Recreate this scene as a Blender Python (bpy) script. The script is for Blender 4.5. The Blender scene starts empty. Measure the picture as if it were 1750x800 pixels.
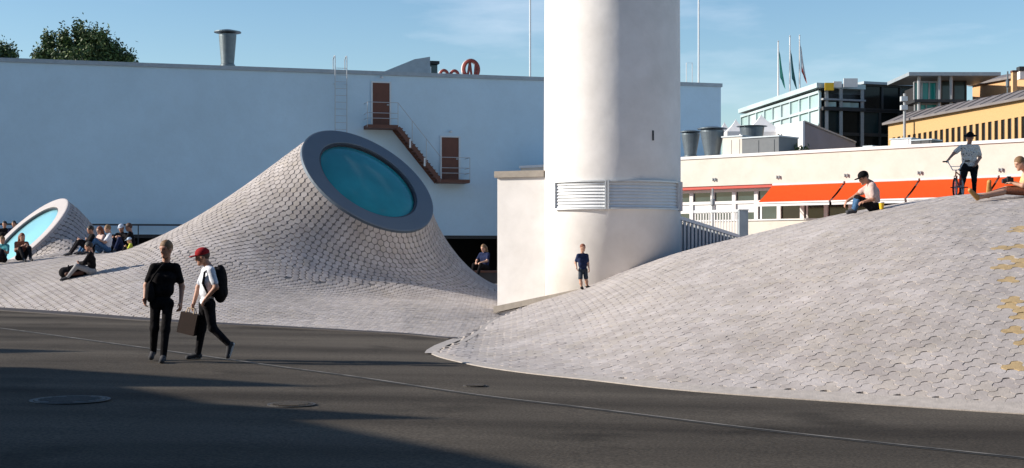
import bpy, math, random
import numpy as np
from mathutils import Vector, Matrix, Quaternion
from mathutils.bvhtree import BVHTree
random.seed(7); rng = np.random.default_rng(7)
sc = bpy.context.scene
COL = sc.collection
R_ = math.radians
# ------------------------------------------------------------------ camera
CAMZ = 1.6; FOC = 2400.0; HZ = 430.0
cam_d = bpy.data.cameras.new("camera"); cam = bpy.data.objects.new("camera", cam_d); COL.objects.link(cam)
cam.location = (0, 0, CAMZ); cam.rotation_euler = (R_(90), 0, 0)
cam_d.sensor_width = 36; cam_d.lens = FOC / 1750 * 36; cam_d.shift_y = 30 / 1750
cam_d.clip_start = 0.1; cam_d.clip_end = 6000
sc.camera = cam
# ------------------------------------------------------------------ world, sun, exposure
SUN_EL = R_(23.5); SUN_F = R_(2.0)
TOSUN = Vector((-math.cos(SUN_EL) * math.cos(SUN_F), -math.cos(SUN_EL) * math.sin(SUN_F), math.sin(SUN_EL)))
w = bpy.data.worlds.new("World"); sc.world = w; w.use_nodes = True
nt = w.node_tree; nt.nodes.clear()
out = nt.nodes.new("ShaderNodeOutputWorld"); bg = nt.nodes.new("ShaderNodeBackground")
sky = nt.nodes.new("ShaderNodeTexSky"); sky.sky_type = 'NISHITA'; sky.sun_disc = False
sky.sun_elevation = SUN_EL; sky.sun_rotation = math.atan2(TOSUN.x, TOSUN.y)
sky.air_density = 1.0; sky.dust_density = 0.3; sky.ozone_density = 1.9
bg.inputs[1].default_value = 0.102
hsv = nt.nodes.new('ShaderNodeHueSaturation'); hsv.inputs['Saturation'].default_value = 1.18
tcw = nt.nodes.new("ShaderNodeTexCoord"); mpw = nt.nodes.new("ShaderNodeMapping")
mpw.inputs['Scale'].default_value = (3.0, 3.0, 14.0); mpw.inputs['Rotation'].default_value = (0.12, 0.18, 0.3)
nzw = nt.nodes.new("ShaderNodeTexNoise"); nzw.inputs['Scale'].default_value = 1.6; nzw.inputs['Detail'].default_value = 7; nzw.inputs['Roughness'].default_value = 0.55
rpw = nt.nodes.new("ShaderNodeValToRGB"); rpw.color_ramp.elements[0].position = 0.57; rpw.color_ramp.elements[0].color = (0, 0, 0, 1)
rpw.color_ramp.elements[1].position = 0.85; rpw.color_ramp.elements[1].color = (0.36, 0.36, 0.36, 1)
mxw = nt.nodes.new("ShaderNodeMixRGB"); mxw.inputs[2].default_value = (7.6, 8.0, 8.8, 1)
L = nt.links.new
L(tcw.outputs['Generated'], mpw.inputs[0]); L(mpw.outputs[0], nzw.inputs['Vector']); L(nzw.outputs[0], rpw.inputs[0])
L(rpw.outputs[0], mxw.inputs[0]); L(sky.outputs[0], hsv.inputs['Color']); L(hsv.outputs[0], mxw.inputs[1]); L(mxw.outputs[0], bg.inputs[0]); L(bg.outputs[0], out.inputs[0])
sd = bpy.data.lights.new("sun", 'SUN'); sd.energy = 4.8; sd.angle = R_(0.53); sd.color = (1.0, 0.92, 0.81)
so = bpy.data.objects.new("sun", sd); COL.objects.link(so); so.rotation_euler = TOSUN.to_track_quat('Z', 'Y').to_euler(); so.location = (-40, 0, 40)
sc.view_settings.view_transform = 'Standard'; sc.view_settings.look = 'None'
sc.view_settings.exposure = 0.58; sc.view_settings.gamma = 1.0
sc.render.engine = 'CYCLES'

# ------------------------------------------------------------------ materials
MATS = {}
def mat(name, col, rough=0.7, var=0.12, scale=6.0, bump=0.0, bscale=None, metal=0.0, spec=None, trans=None, stops=None, detail=6, coat=0.0):
    if name in MATS: return MATS[name]
    m = bpy.data.materials.new(name); m.use_nodes = True; n = m.node_tree; b = n.nodes['Principled BSDF']
    tc = n.nodes.new("ShaderNodeTexCoord"); no = n.nodes.new("ShaderNodeTexNoise")
    no.inputs['Scale'].default_value = scale; no.inputs['Detail'].default_value = detail; no.inputs['Roughness'].default_value = 0.6
    n.links.new(tc.outputs['Object'], no.inputs['Vector'])
    rp = n.nodes.new("ShaderNodeValToRGB")
    c = col
    if stops:
        rp.color_ramp.elements[0].position = stops[0][0]; rp.color_ramp.elements[0].color = (*stops[0][1], 1)
        rp.color_ramp.elements[1].position = stops[-1][0]; rp.color_ramp.elements[1].color = (*stops[-1][1], 1)
        for p, cc in stops[1:-1]:
            e = rp.color_ramp.elements.new(p); e.color = (*cc, 1)
    else:
        rp.color_ramp.elements[0].position = 0.3; rp.color_ramp.elements[0].color = (*[max(0, x * (1 - var)) for x in c], 1)
        rp.color_ramp.elements[1].position = 0.7; rp.color_ramp.elements[1].color = (*[min(1, x * (1 + var)) for x in c], 1)
    n.links.new(no.outputs[0], rp.inputs[0]); n.links.new(rp.outputs[0], b.inputs['Base Color'])
    b.inputs['Roughness'].default_value = rough; b.inputs['Metallic'].default_value = metal
    if spec is not None: b.inputs['Specular IOR Level'].default_value = spec
    if coat: b.inputs['Coat Weight'].default_value = coat; b.inputs['Coat Roughness'].default_value = 0.05
    if trans: b.inputs['Transmission Weight'].default_value = trans
    if 'cotton' in name: bump, bscale = 0.9, 11
    if bump:
        n2 = n.nodes.new("ShaderNodeTexNoise"); n2.inputs['Scale'].default_value = bscale or scale * 6; n2.inputs['Detail'].default_value = 5
        n.links.new(tc.outputs['Object'], n2.inputs['Vector'])
        bp = n.nodes.new("ShaderNodeBump"); bp.inputs['Strength'].default_value = bump; bp.inputs['Distance'].default_value = 0.02
        n.links.new(n2.outputs[0], bp.inputs['Height']); n.links.new(bp.outputs[0], b.inputs['Normal'])
    MATS[name] = m
    if 'cotton' in name or 'canvas' in name or 'denim' in name or 'cap' in name: b.inputs['Specular IOR Level'].default_value = 0.08
    return m

def plaster(name, col, streak=0.06):
    m = mat(name, col, 0.85, 0.035, 0.9, 0.55, 2.2); n = m.node_tree; b = n.nodes['Principled BSDF']
    tc = n.nodes.new("ShaderNodeTexCoord"); mp = n.nodes.new("ShaderNodeMapping"); mp.inputs['Scale'].default_value = (1.2, 1.2, 0.25)
    nz = n.nodes.new("ShaderNodeTexNoise"); nz.inputs['Scale'].default_value = 1.5; nz.inputs['Detail'].default_value = 8
    n.links.new(tc.outputs['Object'], mp.inputs[0]); n.links.new(mp.outputs[0], nz.inputs['Vector'])
    rp = n.nodes.new("ShaderNodeValToRGB"); rp.color_ramp.elements[0].position = 0.35; rp.color_ramp.elements[0].color = (1 - streak * 2, 1 - streak * 2.1, 1 - streak * 2.3, 1)
    rp.color_ramp.elements[1].position = 0.62; rp.color_ramp.elements[1].color = (1, 1, 1, 1)
    mx = n.nodes.new("ShaderNodeMixRGB"); mx.blend_type = 'MULTIPLY'; mx.inputs[0].default_value = 1
    src = b.inputs['Base Color'].links[0].from_socket
    n.links.new(nz.outputs[0], rp.inputs[0]); n.links.new(src, mx.inputs[1]); n.links.new(rp.outputs[0], mx.inputs[2]); n.links.new(mx.outputs[0], b.inputs['Base Color'])
    return m

M_white = plaster('white_plaster', (0.82, 0.785, 0.755), 0.04)
M_wall = mat('shade_toned_render', (0.53, 0.685, 0.785), 0.9, 0.035, 0.5, 0.4, 4.0)  # white wall; the blue-grey tone puts its shade into the colour
M_cream = plaster('cream_plaster', (0.64, 0.59, 0.525), 0.03)
M_stone = mat('ledge_stone', (0.33, 0.29, 0.245), 0.85, 0.15, 5, 0.3)
M_flash = mat('zinc_flashing', (0.34, 0.38, 0.41), 0.5, 0.1, 3, 0.05, metal=0.3)
M_zinc = mat('galvanised_sheet', (0.14, 0.17, 0.19), 0.42, 0.12, 4, 0.05, metal=0.55)
M_grey = mat('grey_metal', (0.33, 0.34, 0.35), 0.5, 0.1, 8, metal=0.3)
M_pale = mat('pale_metal', (0.62, 0.64, 0.65), 0.45, 0.06, 8, metal=0.2)
M_railg = mat('grey_rail', (0.42, 0.44, 0.46), 0.5, 0.06, 8, metal=0.2)
M_black = mat('black_paint', (0.015, 0.015, 0.017), 0.5, 0.2, 8)
M_darkvoid = mat('dark_interior', (0.02, 0.018, 0.016), 0.9, 0.2, 1)
M_door = mat('red_brown_door', (0.125, 0.042, 0.024), 0.55, 0.15, 3, 0.1)
M_stair = mat('brown_steel', (0.11, 0.042, 0.026), 0.6, 0.15, 6, 0.1)
M_joint = mat('mortar_bed', (0.15, 0.14, 0.135), 0.95, 0.2, 12, 0.4)
M_jointd = mat('dark_bed', (0.17, 0.158, 0.152), 0.95, 0.2, 12, 0.4)
M_rim = mat('rim_shade_tone', (0.085, 0.115, 0.15), 0.5, 0.06, 1.2, 0.05, metal=0.2)  # dark copy of the rim, its shade put into the colour
M_rimw = mat('rim_sunlit_tone', (0.44, 0.40, 0.39), 0.6, 0.05, 1.2, 0.05)  # pale copy of the rim, sunlight put into the colour
M_lip = mat('dark_lip', (0.03, 0.035, 0.045), 0.5, 0.1, 4)
M_glass = mat('teal_glass', (0.012, 0.165, 0.205), 0.06, 0.22, 0.6, 0.04, 0.6, spec=0.7)
M_glass2 = mat('sunlit_teal_glass', (0.26, 0.56, 0.64), 0.1, 0.06, 0.9, spec=0.6)  # pale copy of the teal glass, bright reflection put into the colour
M_kerb = mat('kerb_concrete', (0.40, 0.36, 0.33), 0.9, 0.15, 9, 0.3)
M_kerbd = mat('kerb_shadow_gap', (0.035, 0.028, 0.028), 0.7, 0.2, 9, 0.1)  # near-black stands in for the shadow gap under the mound edge
M_orange = mat('orange_canvas', (0.58, 0.068, 0.012), 0.8, 0.05, 5, 0.15, 60)
M_red = mat('red_enamel', (0.45, 0.04, 0.02), 0.5, 0.1, 5)
M_win = mat('dim_window', (0.03, 0.055, 0.06), 0.08, 0.3, 1.2, spec=0.6)
M_wind = mat('dark_window', (0.012, 0.012, 0.013), 0.12, 0.3, 1.2, spec=0.4)
M_blackglass = mat('black_glass', (0.008, 0.011, 0.011), 0.15, 0.5, 0.4, spec=0.25)
M_blackg2 = mat('black_glass_teal', (0.015, 0.035, 0.04), 0.12, 0.5, 0.4, spec=0.35)
M_mull = mat('dark_mullion', (0.03, 0.03, 0.032), 0.5, 0.2, 2)
M_paleglass = mat('pale_green_glass', (0.33, 0.45, 0.44), 0.15, 0.18, 0.25, spec=0.6)
M_paleglass2 = mat('pale_blue_glass', (0.44, 0.53, 0.54), 0.15, 0.18, 0.25, spec=0.6)
M_tealp = mat('emerald_glass', (0.02, 0.34, 0.29), 0.12, 0.2, 0.4, spec=0.6)
M_ochre = mat('yellow_brick', (0.48, 0.305, 0.135), 0.9, 0.10, 9, 0.3, 14)
M_ochre2 = mat('tan_brick', (0.58, 0.34, 0.17), 0.9, 0.12, 9, 0.3, 14)
M_roof = mat('grey_sheet_roof', (0.17, 0.15, 0.145), 0.6, 0.15, 2, 0.1)
M_tent = mat('white_canvas', (0.72, 0.70, 0.69), 0.8, 0.05, 3, 0.1)
M_leaf = mat('leaf_green', (0.085, 0.125, 0.035), 0.6, 0.5, 2.0)
M_leafd = mat('leaf_dark', (0.025, 0.05, 0.015), 0.6, 0.5, 2.0)
M_bark = mat('bark', (0.08, 0.06, 0.045), 0.9, 0.3, 12, 0.5)
M_skin = mat('skin', (0.40, 0.20, 0.13), 0.55, 0.05, 14)
M_skinl = mat('skin_light', (0.50, 0.28, 0.19), 0.55, 0.05, 14)
M_blackcl = mat('black_cotton', (0.010, 0.009, 0.010), 0.9, 0.4, 20, 0.3, 60)
M_blackcl2 = mat('charcoal_cotton', (0.014, 0.013, 0.015), 0.9, 0.4, 20, 0.3, 60)
M_whitecl = mat('white_cotton', (0.60, 0.62, 0.68), 0.9, 0.06, 20, 0.4, 40)
M_navy = mat('navy_cotton', (0.02, 0.028, 0.07), 0.9, 0.2, 20, 0.3, 60)
M_denim = mat('blue_denim', (0.06, 0.13, 0.24), 0.9, 0.3, 25, 0.3, 60)
M_yellow = mat('yellow_green_cotton', (0.42, 0.46, 0.06), 0.9, 0.1, 20)
M_peach = mat('dusty_pink_cotton', (0.54, 0.40, 0.36), 0.9, 0.08, 20, 0.4, 40)
M_shoe = mat('grey_canvas_shoe', (0.06, 0.06, 0.065), 0.8, 0.2, 20)
M_shoew = mat('white_sole', (0.55, 0.54, 0.52), 0.7, 0.1, 20)
M_tan = mat('tan_leather_sole', (0.42, 0.22, 0.06), 0.7, 0.15, 20)
M_hairb = mat('blond_hair', (0.20, 0.11, 0.045), 0.6, 0.4, 40, 0.5, 120)
M_hairr = mat('auburn_hair', (0.20, 0.06, 0.025), 0.6, 0.4, 40, 0.5, 120)
M_hairbr = mat('brown_hair', (0.07, 0.035, 0.02), 0.6, 0.4, 40, 0.5, 120)
M_hairk = mat('dark_hair', (0.015, 0.011, 0.009), 0.6, 0.4, 40, 0.5, 120)
M_cap = mat('red_cap', (0.30, 0.02, 0.025), 0.8, 0.1, 20, 0.3, 60)
M_paper = mat('brown_bag', (0.028, 0.013, 0.009), 0.85, 0.2, 10, 0.2)
M_paperl = mat('pale_card', (0.60, 0.47, 0.33), 0.85, 0.1, 10, 0.2)
M_eye = mat('dark_eye', (0.012, 0.01, 0.01), 0.4, 0.1, 10)
M_lips = mat('lip', (0.26, 0.09, 0.07), 0.6, 0.1, 10)
M_yel = mat('yellow_card', (0.80, 0.48, 0.02), 0.6, 0.05, 10)
M_rubber = mat('black_rubber', (0.012, 0.012, 0.012), 0.7, 0.2, 10)
M_print = mat('printed_shirt', (0.5, 0.45, 0.4), 0.9, 0.1, 22, stops=[(0.33, (0.06, 0.06, 0.08)), (0.38, (0.82, 0.74, 0.64)), (0.56, (0.84, 0.77, 0.69)), (0.58, (0.60, 0.40, 0.10)), (0.64, (0.66, 0.6, 0.55))], detail=1)
M_flagg = mat('green_flag', (0.08, 0.36, 0.27), 0.8, 0.1, 3)
M_flagd = mat('dark_flag', (0.03, 0.13, 0.13), 0.8, 0.1, 3)
M_flagw = mat('white_flag', (0.70, 0.66, 0.66), 0.8, 0.1, 3)

# pavers: one material with per-face tint carried by slots
PAVE = [mat('paver_grey_%d' % i, c, 0.9, 0.10, 3.0, 0.25, 40) for i, c in enumerate([(0.445, 0.403, 0.385), (0.418, 0.376, 0.358), (0.468, 0.426, 0.412), (0.44, 0.394, 0.362), (0.404, 0.362, 0.348)])]
PAVE.append(mat('paver_tan', (0.46, 0.33, 0.17), 0.9, 0.12, 3.0, 0.25, 40))

def weather(m, amt=0.13):   # stains and wear that run across neighbouring pieces
    n = m.node_tree; b = n.nodes['Principled BSDF']; ge = n.nodes.new("ShaderNodeNewGeometry"); src = b.inputs['Base Color'].links[0].from_socket
    for nd in list(n.nodes):
        if nd.type == 'TEX_NOISE': n.links.new(ge.outputs['Position'], nd.inputs['Vector'])
    prev = src
    for (sc_, lo, hi, k) in ((0.35, 0.36, 0.62, amt), (1.7, 0.38, 0.60, amt * 0.8), (9.0, 0.30, 0.55, amt * 0.7)):
        z = n.nodes.new("ShaderNodeTexNoise"); z.inputs['Scale'].default_value = sc_; z.inputs['Detail'].default_value = 6; n.links.new(ge.outputs['Position'], z.inputs['Vector'])
        r = n.nodes.new("ShaderNodeValToRGB"); r.color_ramp.elements[0].position = lo; r.color_ramp.elements[0].color = (1 - k, 1 - k * 1.05, 1 - k * 1.15, 1); r.color_ramp.elements[1].position = hi; r.color_ramp.elements[1].color = (1, 1, 1, 1)
        mx = n.nodes.new("ShaderNodeMixRGB"); mx.blend_type = 'MULTIPLY'; mx.inputs[0].default_value = 1; n.links.new(z.outputs[0], r.inputs[0]); n.links.new(prev, mx.inputs[1]); n.links.new(r.outputs[0], mx.inputs[2]); prev = mx.outputs[0]
    n.links.new(prev, b.inputs['Base Color'])
for m_ in PAVE: weather(m_)
weather(M_wall, 0.03); weather(M_white, 0.03); weather(M_cream, 0.04)

def asphalt():
    m = bpy.data.materials.new('asphalt'); m.use_nodes = True; n = m.node_tree; b = n.nodes['Principled BSDF']
    tc = n.nodes.new("ShaderNodeTexCoord")
    def noise(s, d, sx=1, sy=1):
        mp = n.nodes.new("ShaderNodeMapping"); mp.inputs['Scale'].default_value = (sx, sy, 1); mp.inputs['Rotation'].default_value = (0, 0, 0.25)
        z = n.nodes.new("ShaderNodeTexNoise"); z.inputs['Scale'].default_value = s; z.inputs['Detail'].default_value = d
        n.links.new(tc.outputs['Object'], mp.inputs[0]); n.links.new(mp.outputs[0], z.inputs['Vector']); return z
    a = noise(0.3, 8, 0.35, 1.9); f = noise(38, 4); s = noise(0.6, 6)
    rp = n.nodes.new("ShaderNodeValToRGB"); rp.color_ramp.elements[0].position = 0.33; rp.color_ramp.elements[0].color = (0.046, 0.039, 0.032, 1)
    rp.color_ramp.elements[1].position = 0.68; rp.color_ramp.elements[1].color = (0.116, 0.100, 0.082, 1)
    rf = n.nodes.new("ShaderNodeValToRGB"); rf.color_ramp.elements[0].position = 0.35; rf.color_ramp.elements[0].color = (0.65, 0.65, 0.65, 1)
    rf.color_ramp.elements[1].position = 0.7; rf.color_ramp.elements[1].color = (1.35, 1.33, 1.3, 1)
    rs = n.nodes.new("ShaderNodeValToRGB"); rs.color_ramp.elements[0].position = 0.28; rs.color_ramp.elements[0].color = (0.55, 0.55, 0.55, 1)
    rs.color_ramp.elements[1].position = 0.42; rs.color_ramp.elements[1].color = (1, 1, 1, 1)
    m1 = n.nodes.new("ShaderNodeMixRGB"); m1.blend_type = 'MULTIPLY'; m1.inputs[0].default_value = 1
    m2 = n.nodes.new("ShaderNodeMixRGB"); m2.blend_type = 'MULTIPLY'; m2.inputs[0].default_value = 1
    n.links.new(a.outputs[0], rp.inputs[0]); n.links.new(f.outputs[0], rf.inputs[0]); n.links.new(s.outputs[0], rs.inputs[0])
    n.links.new(rp.outputs[0], m1.inputs[1]); n.links.new(rf.outputs[0], m1.inputs[2]); n.links.new(m1.outputs[0], m2.inputs[1]); n.links.new(rs.outputs[0], m2.inputs[2])
    n.links.new(m2.outputs[0], b.inputs['Base Color']); b.inputs['Roughness'].default_value = 0.85; b.inputs['Specular IOR Level'].default_value = 0.06
    bp = n.nodes.new("ShaderNodeBump"); bp.inputs['Strength'].default_value = 0.5; bp.inputs['Distance'].default_value = 0.008
    n.links.new(f.outputs[0], bp.inputs['Height']); n.links.new(bp.outputs[0], b.inputs['Normal'])
    return m
M_asph = asphalt()

# ------------------------------------------------------------------ helpers
def tag(o, label=None, cat=None, group=None, kind=None):
    if label: o['label'] = label
    if cat: o['category'] = cat
    if group: o['group'] = group
    if kind: o['kind'] = kind
    return o
def empty(name, loc=(0, 0, 0), rz=0.0):
    o = bpy.data.objects.new(name, None); COL.objects.link(o); o.location = loc; o.rotation_euler = (0, 0, rz); o.empty_display_size = 0.2
    return o
def mobj(name, verts, faces, mats, parent=None, smooth=False, midx=None):
    me = bpy.data.meshes.new(name); me.from_pydata([tuple(v) for v in verts], [], [tuple(f) for f in faces])
    if not isinstance(mats, (list, tuple)): mats = [mats]
    for m in mats: me.materials.append(m)
    if midx is not None: me.polygons.foreach_set('material_index', np.asarray(midx, dtype=np.int32))
    if smooth: me.polygons.foreach_set('use_smooth', np.ones(len(me.polygons), dtype=bool))
    me.update()
    o = bpy.data.objects.new(name, me); COL.objects.link(o)
    if parent: o.parent = parent
    return o
class MB:
    def __init__(s): s.v = []; s.f = []
    def poly(s, pts, faces):
        k = len(s.v); s.v += [tuple(p) for p in pts]; s.f += [tuple(i + k for i in f) for f in faces]; return s
    def box(s, x0, x1, y0, y1, z0, z1):
        return s.poly([(x0, y0, z0), (x1, y0, z0), (x1, y1, z0), (x0, y1, z0), (x0, y0, z1), (x1, y0, z1), (x1, y1, z1), (x0, y1, z1)],
                      [(0, 3, 2, 1), (4, 5, 6, 7), (0, 1, 5, 4), (1, 2, 6, 5), (2, 3, 7, 6), (3, 0, 4, 7)])
    def bar(s, a, b, wx, wz=None, up=(0, 0, 1)):
        a = Vector(a); b = Vector(b); d = (b - a).normalized(); wz = wz or wx
        u = Vector(up)
        if abs(d.dot(u)) > 0.98: u = Vector((0, 1, 0))
        sd_ = d.cross(u).normalized(); u = sd_.cross(d)
        p = []
        for q in (a, b):
            for (i, j) in ((-1, -1), (1, -1), (1, 1), (-1, 1)): p.append(q + sd_ * (i * wx / 2) + u * (j * wz / 2))
        return s.poly(p, [(3, 2, 1, 0), (4, 5, 6, 7), (0, 1, 5, 4), (1, 2, 6, 5), (2, 3, 7, 6), (3, 0, 4, 7)])
    def tube(s, path, r, n=8, caps=True):
        path = [Vector(p) for p in path]; rs = r if isinstance(r, (list, tuple)) else [r] * len(path)
        k = len(s.v); prev = None
        for i, p in enumerate(path):
            d = (path[min(i + 1, len(path) - 1)] - path[max(i - 1, 0)]).normalized()
            if prev is None:
                u = Vector((0, 0, 1)) if abs(d.z) < 0.9 else Vector((1, 0, 0)); a = d.cross(u).normalized()
            else: a = (prev - d * prev.dot(d)).normalized()
            prev = a; b = d.cross(a)
            for j in range(n):
                t = 2 * math.pi * j / n; s.v.append(tuple(p + (a * math.cos(t) + b * math.sin(t)) * rs[i]))
        for i in range(len(path) - 1):
            for j in range(n):
                q = k + i * n; s.f.append((q + j, q + (j + 1) % n, q + n + (j + 1) % n, q + n + j))
        if caps:
            s.f.append(tuple(k + j for j in range(n))[::-1]); s.f.append(tuple(k + (len(path) - 1) * n + j for j in range(n)))
        return s
    def lathe(s, prof, c=(0, 0), n=24):
        k = len(s.v)
        for (r, z) in prof:
            for j in range(n):
                t = 2 * math.pi * j / n; s.v.append((c[0] + r * math.cos(t), c[1] + r * math.sin(t), z))
        for i in range(len(prof) - 1):
            for j in range(n):
                q = k + i * n; s.f.append((q + j, q + (j + 1) % n, q + n + (j + 1) % n, q + n + j))
        if prof[0][0] > 1e-6: s.f.append(tuple(k + j for j in range(n))[::-1])
        if prof[-1][0] > 1e-6: s.f.append(tuple(k + (len(prof) - 1) * n + j for j in range(n)))
        return s
    def prism(s, pts, ext):
        n = len(pts); e = Vector(ext); p = [Vector(q) for q in pts]
        return s.poly(p + [q + e for q in p], [tuple(range(n))[::-1], tuple(range(n, 2 * n))] + [(i, (i + 1) % n, n + (i + 1) % n, n + i) for i in range(n)])
    def build(s, name, m, parent=None, smooth=False):
        return mobj(name, s.v, s.f, m, parent, smooth)
def pchip(xs, ys):
    xs = np.array(xs, float); ys = np.array(ys, float); h = np.diff(xs); d = np.diff(ys) / h
    m = np.zeros_like(ys); m[0] = d[0]; m[-1] = d[-1]
    for i in range(1, len(xs) - 1):
        if d[i - 1] * d[i] > 0:
            w1 = 2 * h[i] + h[i - 1]; w2 = h[i] + 2 * h[i - 1]; m[i] = (w1 + w2) / (w1 / d[i - 1] + w2 / d[i])
    def f(x):
        x = np.clip(np.asarray(x, float), xs[0], xs[-1]); i = np.clip(np.searchsorted(xs, x) - 1, 0, len(xs) - 2)
        t = (x - xs[i]) / h[i]; t2 = t * t; t3 = t2 * t
        return (2 * t3 - 3 * t2 + 1) * ys[i] + (t3 - 2 * t2 + t) * h[i] * m[i] + (-2 * t3 + 3 * t2) * ys[i + 1] + (t3 - t2) * h[i] * m[i + 1]
    return f
def at(px, py, Y):   # a point of the place at distance Y along the street axis
    return Vector(((px - 875) / FOC * Y, Y, CAMZ + (HZ - py) / FOC * Y))
GS = 0.018
def zg(X): return -GS * 15 * np.tanh(np.asarray(X, float) / 15)
def ground_pt(px, py):
    u = (px - 875) / FOC; Y = 20.0
    for _ in range(60): Y = (CAMZ - float(zg(u * Y))) * FOC / (py - HZ)
    return Vector((u * Y, Y, float(zg(u * Y))))

# ------------------------------------------------------------------ terrain shapes
kr = [736, 748, 760, 784, 815, 848, 930, 1000, 1065, 1163, 1280, 1440, 1640, 1750, 2000, 2300]
rb_y = pchip([736, 745, 754, 780, 820, 880, 916, 1000, 1150, 1431, 1750, 2000, 2300], [604.5, 608.5, 611.5, 618, 626.5, 635.5, 640, 649, 666, 687, 708, 722, 735])
r_sy = [604, 601.5, 598, 588, 570, 546, 515, 492, 466, 432, 403, 367, 336, 328, 317, 310]
r_Yc = [22.2, 22.1, 22.2, 23.2, 26, 30, 33, 33.6, 33.6, 33, 32, 30, 29, 29, 29, 29]
def Rbase(px):
    px = np.asarray(px, float); u = (px - 875) / FOC; Y = np.full_like(px, 20.0); y = rb_y(px)
    for _ in range(40): Y = (CAMZ - zg(u * Y)) * FOC / (y - HZ)
    return Y
rYc = pchip(kr, r_Yc)
rZc = pchip(kr, [CAMZ + (HZ - y) / FOC * Y for y, Y in zip(r_sy, r_Yc)])
rLen = pchip([736, 748, 784, 848, 930, 1163, 2300], [0.8, 1.5, 2.2, 3.0, 6, 8, 8])
rBk = pchip([736, 848, 930, 1000, 1163, 1280, 1440, 1640, 1750, 2300], [0.0, 0.0, 0.2, 0.45, 1.15, 1.75, 2.4, 2.97, 3.1, 3.3])
def hR(X, Y, cut=True):
    X = np.asarray(X, float); Y = np.asarray(Y, float); px = 875 + FOC * X / np.maximum(Y, 1)
    p = np.clip(px, 736, 2300); yb = Rbase(p); yc = np.maximum(rYc(p), yb + 0.05); g = zg(X); zc = np.maximum(rZc(p), g + 0.015)
    t = np.clip((Y - yb) / (yc - yb), 0, 1); z = g + (zc - g) * (1 - (1 - t) ** 1.85)
    s = np.clip((Y - yc) / rLen(p), 0, 1); s = s * s * (3 - 2 * s); bk = np.where(p < 880, g - 0.06, rBk(p))
    z = np.where(Y > yc, zc + (bk - zc) * s, z)
    if not cut: return z
    return np.where((px < 735.5) | (Y < yb - 0.02), g - 0.3, z)
kl = [-600, -300, 0, 120, 248, 364, 450, 600, 700, 784, 815, 848, 900]
lb_y = pchip(kl, [497, 513, 531, 539, 548.5, 555, 559, 567, 573, 580, 566, 552, 535])
def Lbase(px):
    px = np.asarray(px, float); u = (px - 875) / FOC; Y = np.full_like(px, 30.0); y = lb_y(px)
    for _ in range(60): Y = (CAMZ - zg(u * Y)) * FOC / (y - HZ)
    return Y
kc = [-600, -300, 0, 120, 240, 400, 560, 700, 784, 848, 900]
lZc = pchip(kc, [1.2, 1.25, 1.30, 1.47, 1.58, 1.25, 0.80, 0.60, 0.58, 0.58, 0.5])
def hL(X, Y, cut=True):
    X = np.asarray(X, float); Y = np.asarray(Y, float); px = 875 + FOC * X / np.maximum(Y, 1)
    p = np.clip(px, -600, 900); yb = Lbase(p); yc = np.full_like(yb, 42.5); g = zg(X); zc = lZc(p)
    t = np.clip((Y - yb) / (yc - yb), 0, 1); w_ = np.clip((p - 200) / 450, 0, 1); w_ = w_ * w_ * (3 - 2 * w_); z = g + (zc - g) * ((1 - (1 - t) ** 1.6) * (1 - w_) + t ** (1.35 + 1.15 * np.clip((p - 690) / 110, 0, 1)) * w_)
    s = np.clip((Y - yc) / 9.0, 0, 1); s = s * s * (3 - 2 * s); z = np.where(Y > yc, zc + (zc * 0.75 - zc) * s, z)
    if not cut: return z
    return np.where((px > 905) | (Y < yb - 0.02), g - 0.3, z)
def hRs(X, Y): return hR(X, Y, False)
def hLs(X, Y): return hL(X, Y, False)
def nrm(h, X, Y, e=0.06):
    a = (h(X + e, Y) - h(X - e, Y)) / (2 * e); b = (h(X, Y + e) - h(X, Y - e)) / (2 * e)
    n = np.stack([-a, -b, np.ones_like(a)], -1); return n / np.linalg.norm(n, axis=-1, keepdims=True)

# ------------------------------------------------------------------ ground
xs = np.array([-3000, -900, -300, -120] + list(np.arange(-70, 71, 2.0)) + [120, 300, 900, 3000]); ys = np.array([-600, -200, -60] + list(np.arange(-30, 121, 5.0)) + [200, 500, 1500, 4500])
gx, gy = np.meshgrid(xs, ys); gz = zg(gx); nx = len(xs)
V = np.stack([gx, gy, gz], -1).reshape(-1, 3)
F = [(j * nx + i, j * nx + i + 1, (j + 1) * nx + i + 1, (j + 1) * nx + i) for j in range(len(ys) - 1) for i in range(nx - 1)]
tag(mobj('ground', V, F, M_asph), 'dark grey asphalt plaza stretching across the foreground', 'ground', kind='structure')
def strip(name, pts, wd, dz, m, th=0.0):
    pts = [Vector(p) for p in pts]; v = []; f = []
    for i, p in enumerate(pts):
        d = pts[min(i + 1, len(pts) - 1)] - pts[max(i - 1, 0)]; d.z = 0; d.normalize(); s_ = Vector((-d.y, d.x, 0))
        for k in (-wd / 2, wd / 2):
            q = p + s_ * k; v.append((q.x, q.y, float(zg(q.x)) + dz))
    for i in range(len(pts) - 1): f.append((2 * i, 2 * i + 2, 2 * i + 3, 2 * i + 1))
    return mobj(name, v, f, m)
lp = pchip([-300, 0, 120, 225, 330, 480, 600, 820, 1000, 1300, 1750, 2100], [530, 561, 577, 591.5, 606, 627, 643, 675.5, 697, 734, 783, 818])
pts = [ground_pt(x, float(lp(x))) for x in range(-200, 2100, 30)]
M_line = mat('worn_line_paint', (0.22, 0.20, 0.18), 0.85, 0.1, 2.5, stops=[(0.36, (0.06, 0.055, 0.05)), (0.5, (0.14, 0.128, 0.112)), (0.7, (0.24, 0.22, 0.195))])
tag(strip('painted_line', pts, 0.055, 0.006, M_line), 'thin worn pale line running diagonally over the asphalt', 'road marking', kind='structure')
M_seam = mat('asphalt_seam', (0.02, 0.019, 0.018), 0.9, 0.2, 4)
tag(strip('asphalt_seam', [p + Vector((-0.025, -0.075, 0)) for p in pts], 0.05, 0.004, M_seam), 'dark tar seam beside the pale line', 'seam', kind='structure')
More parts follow.
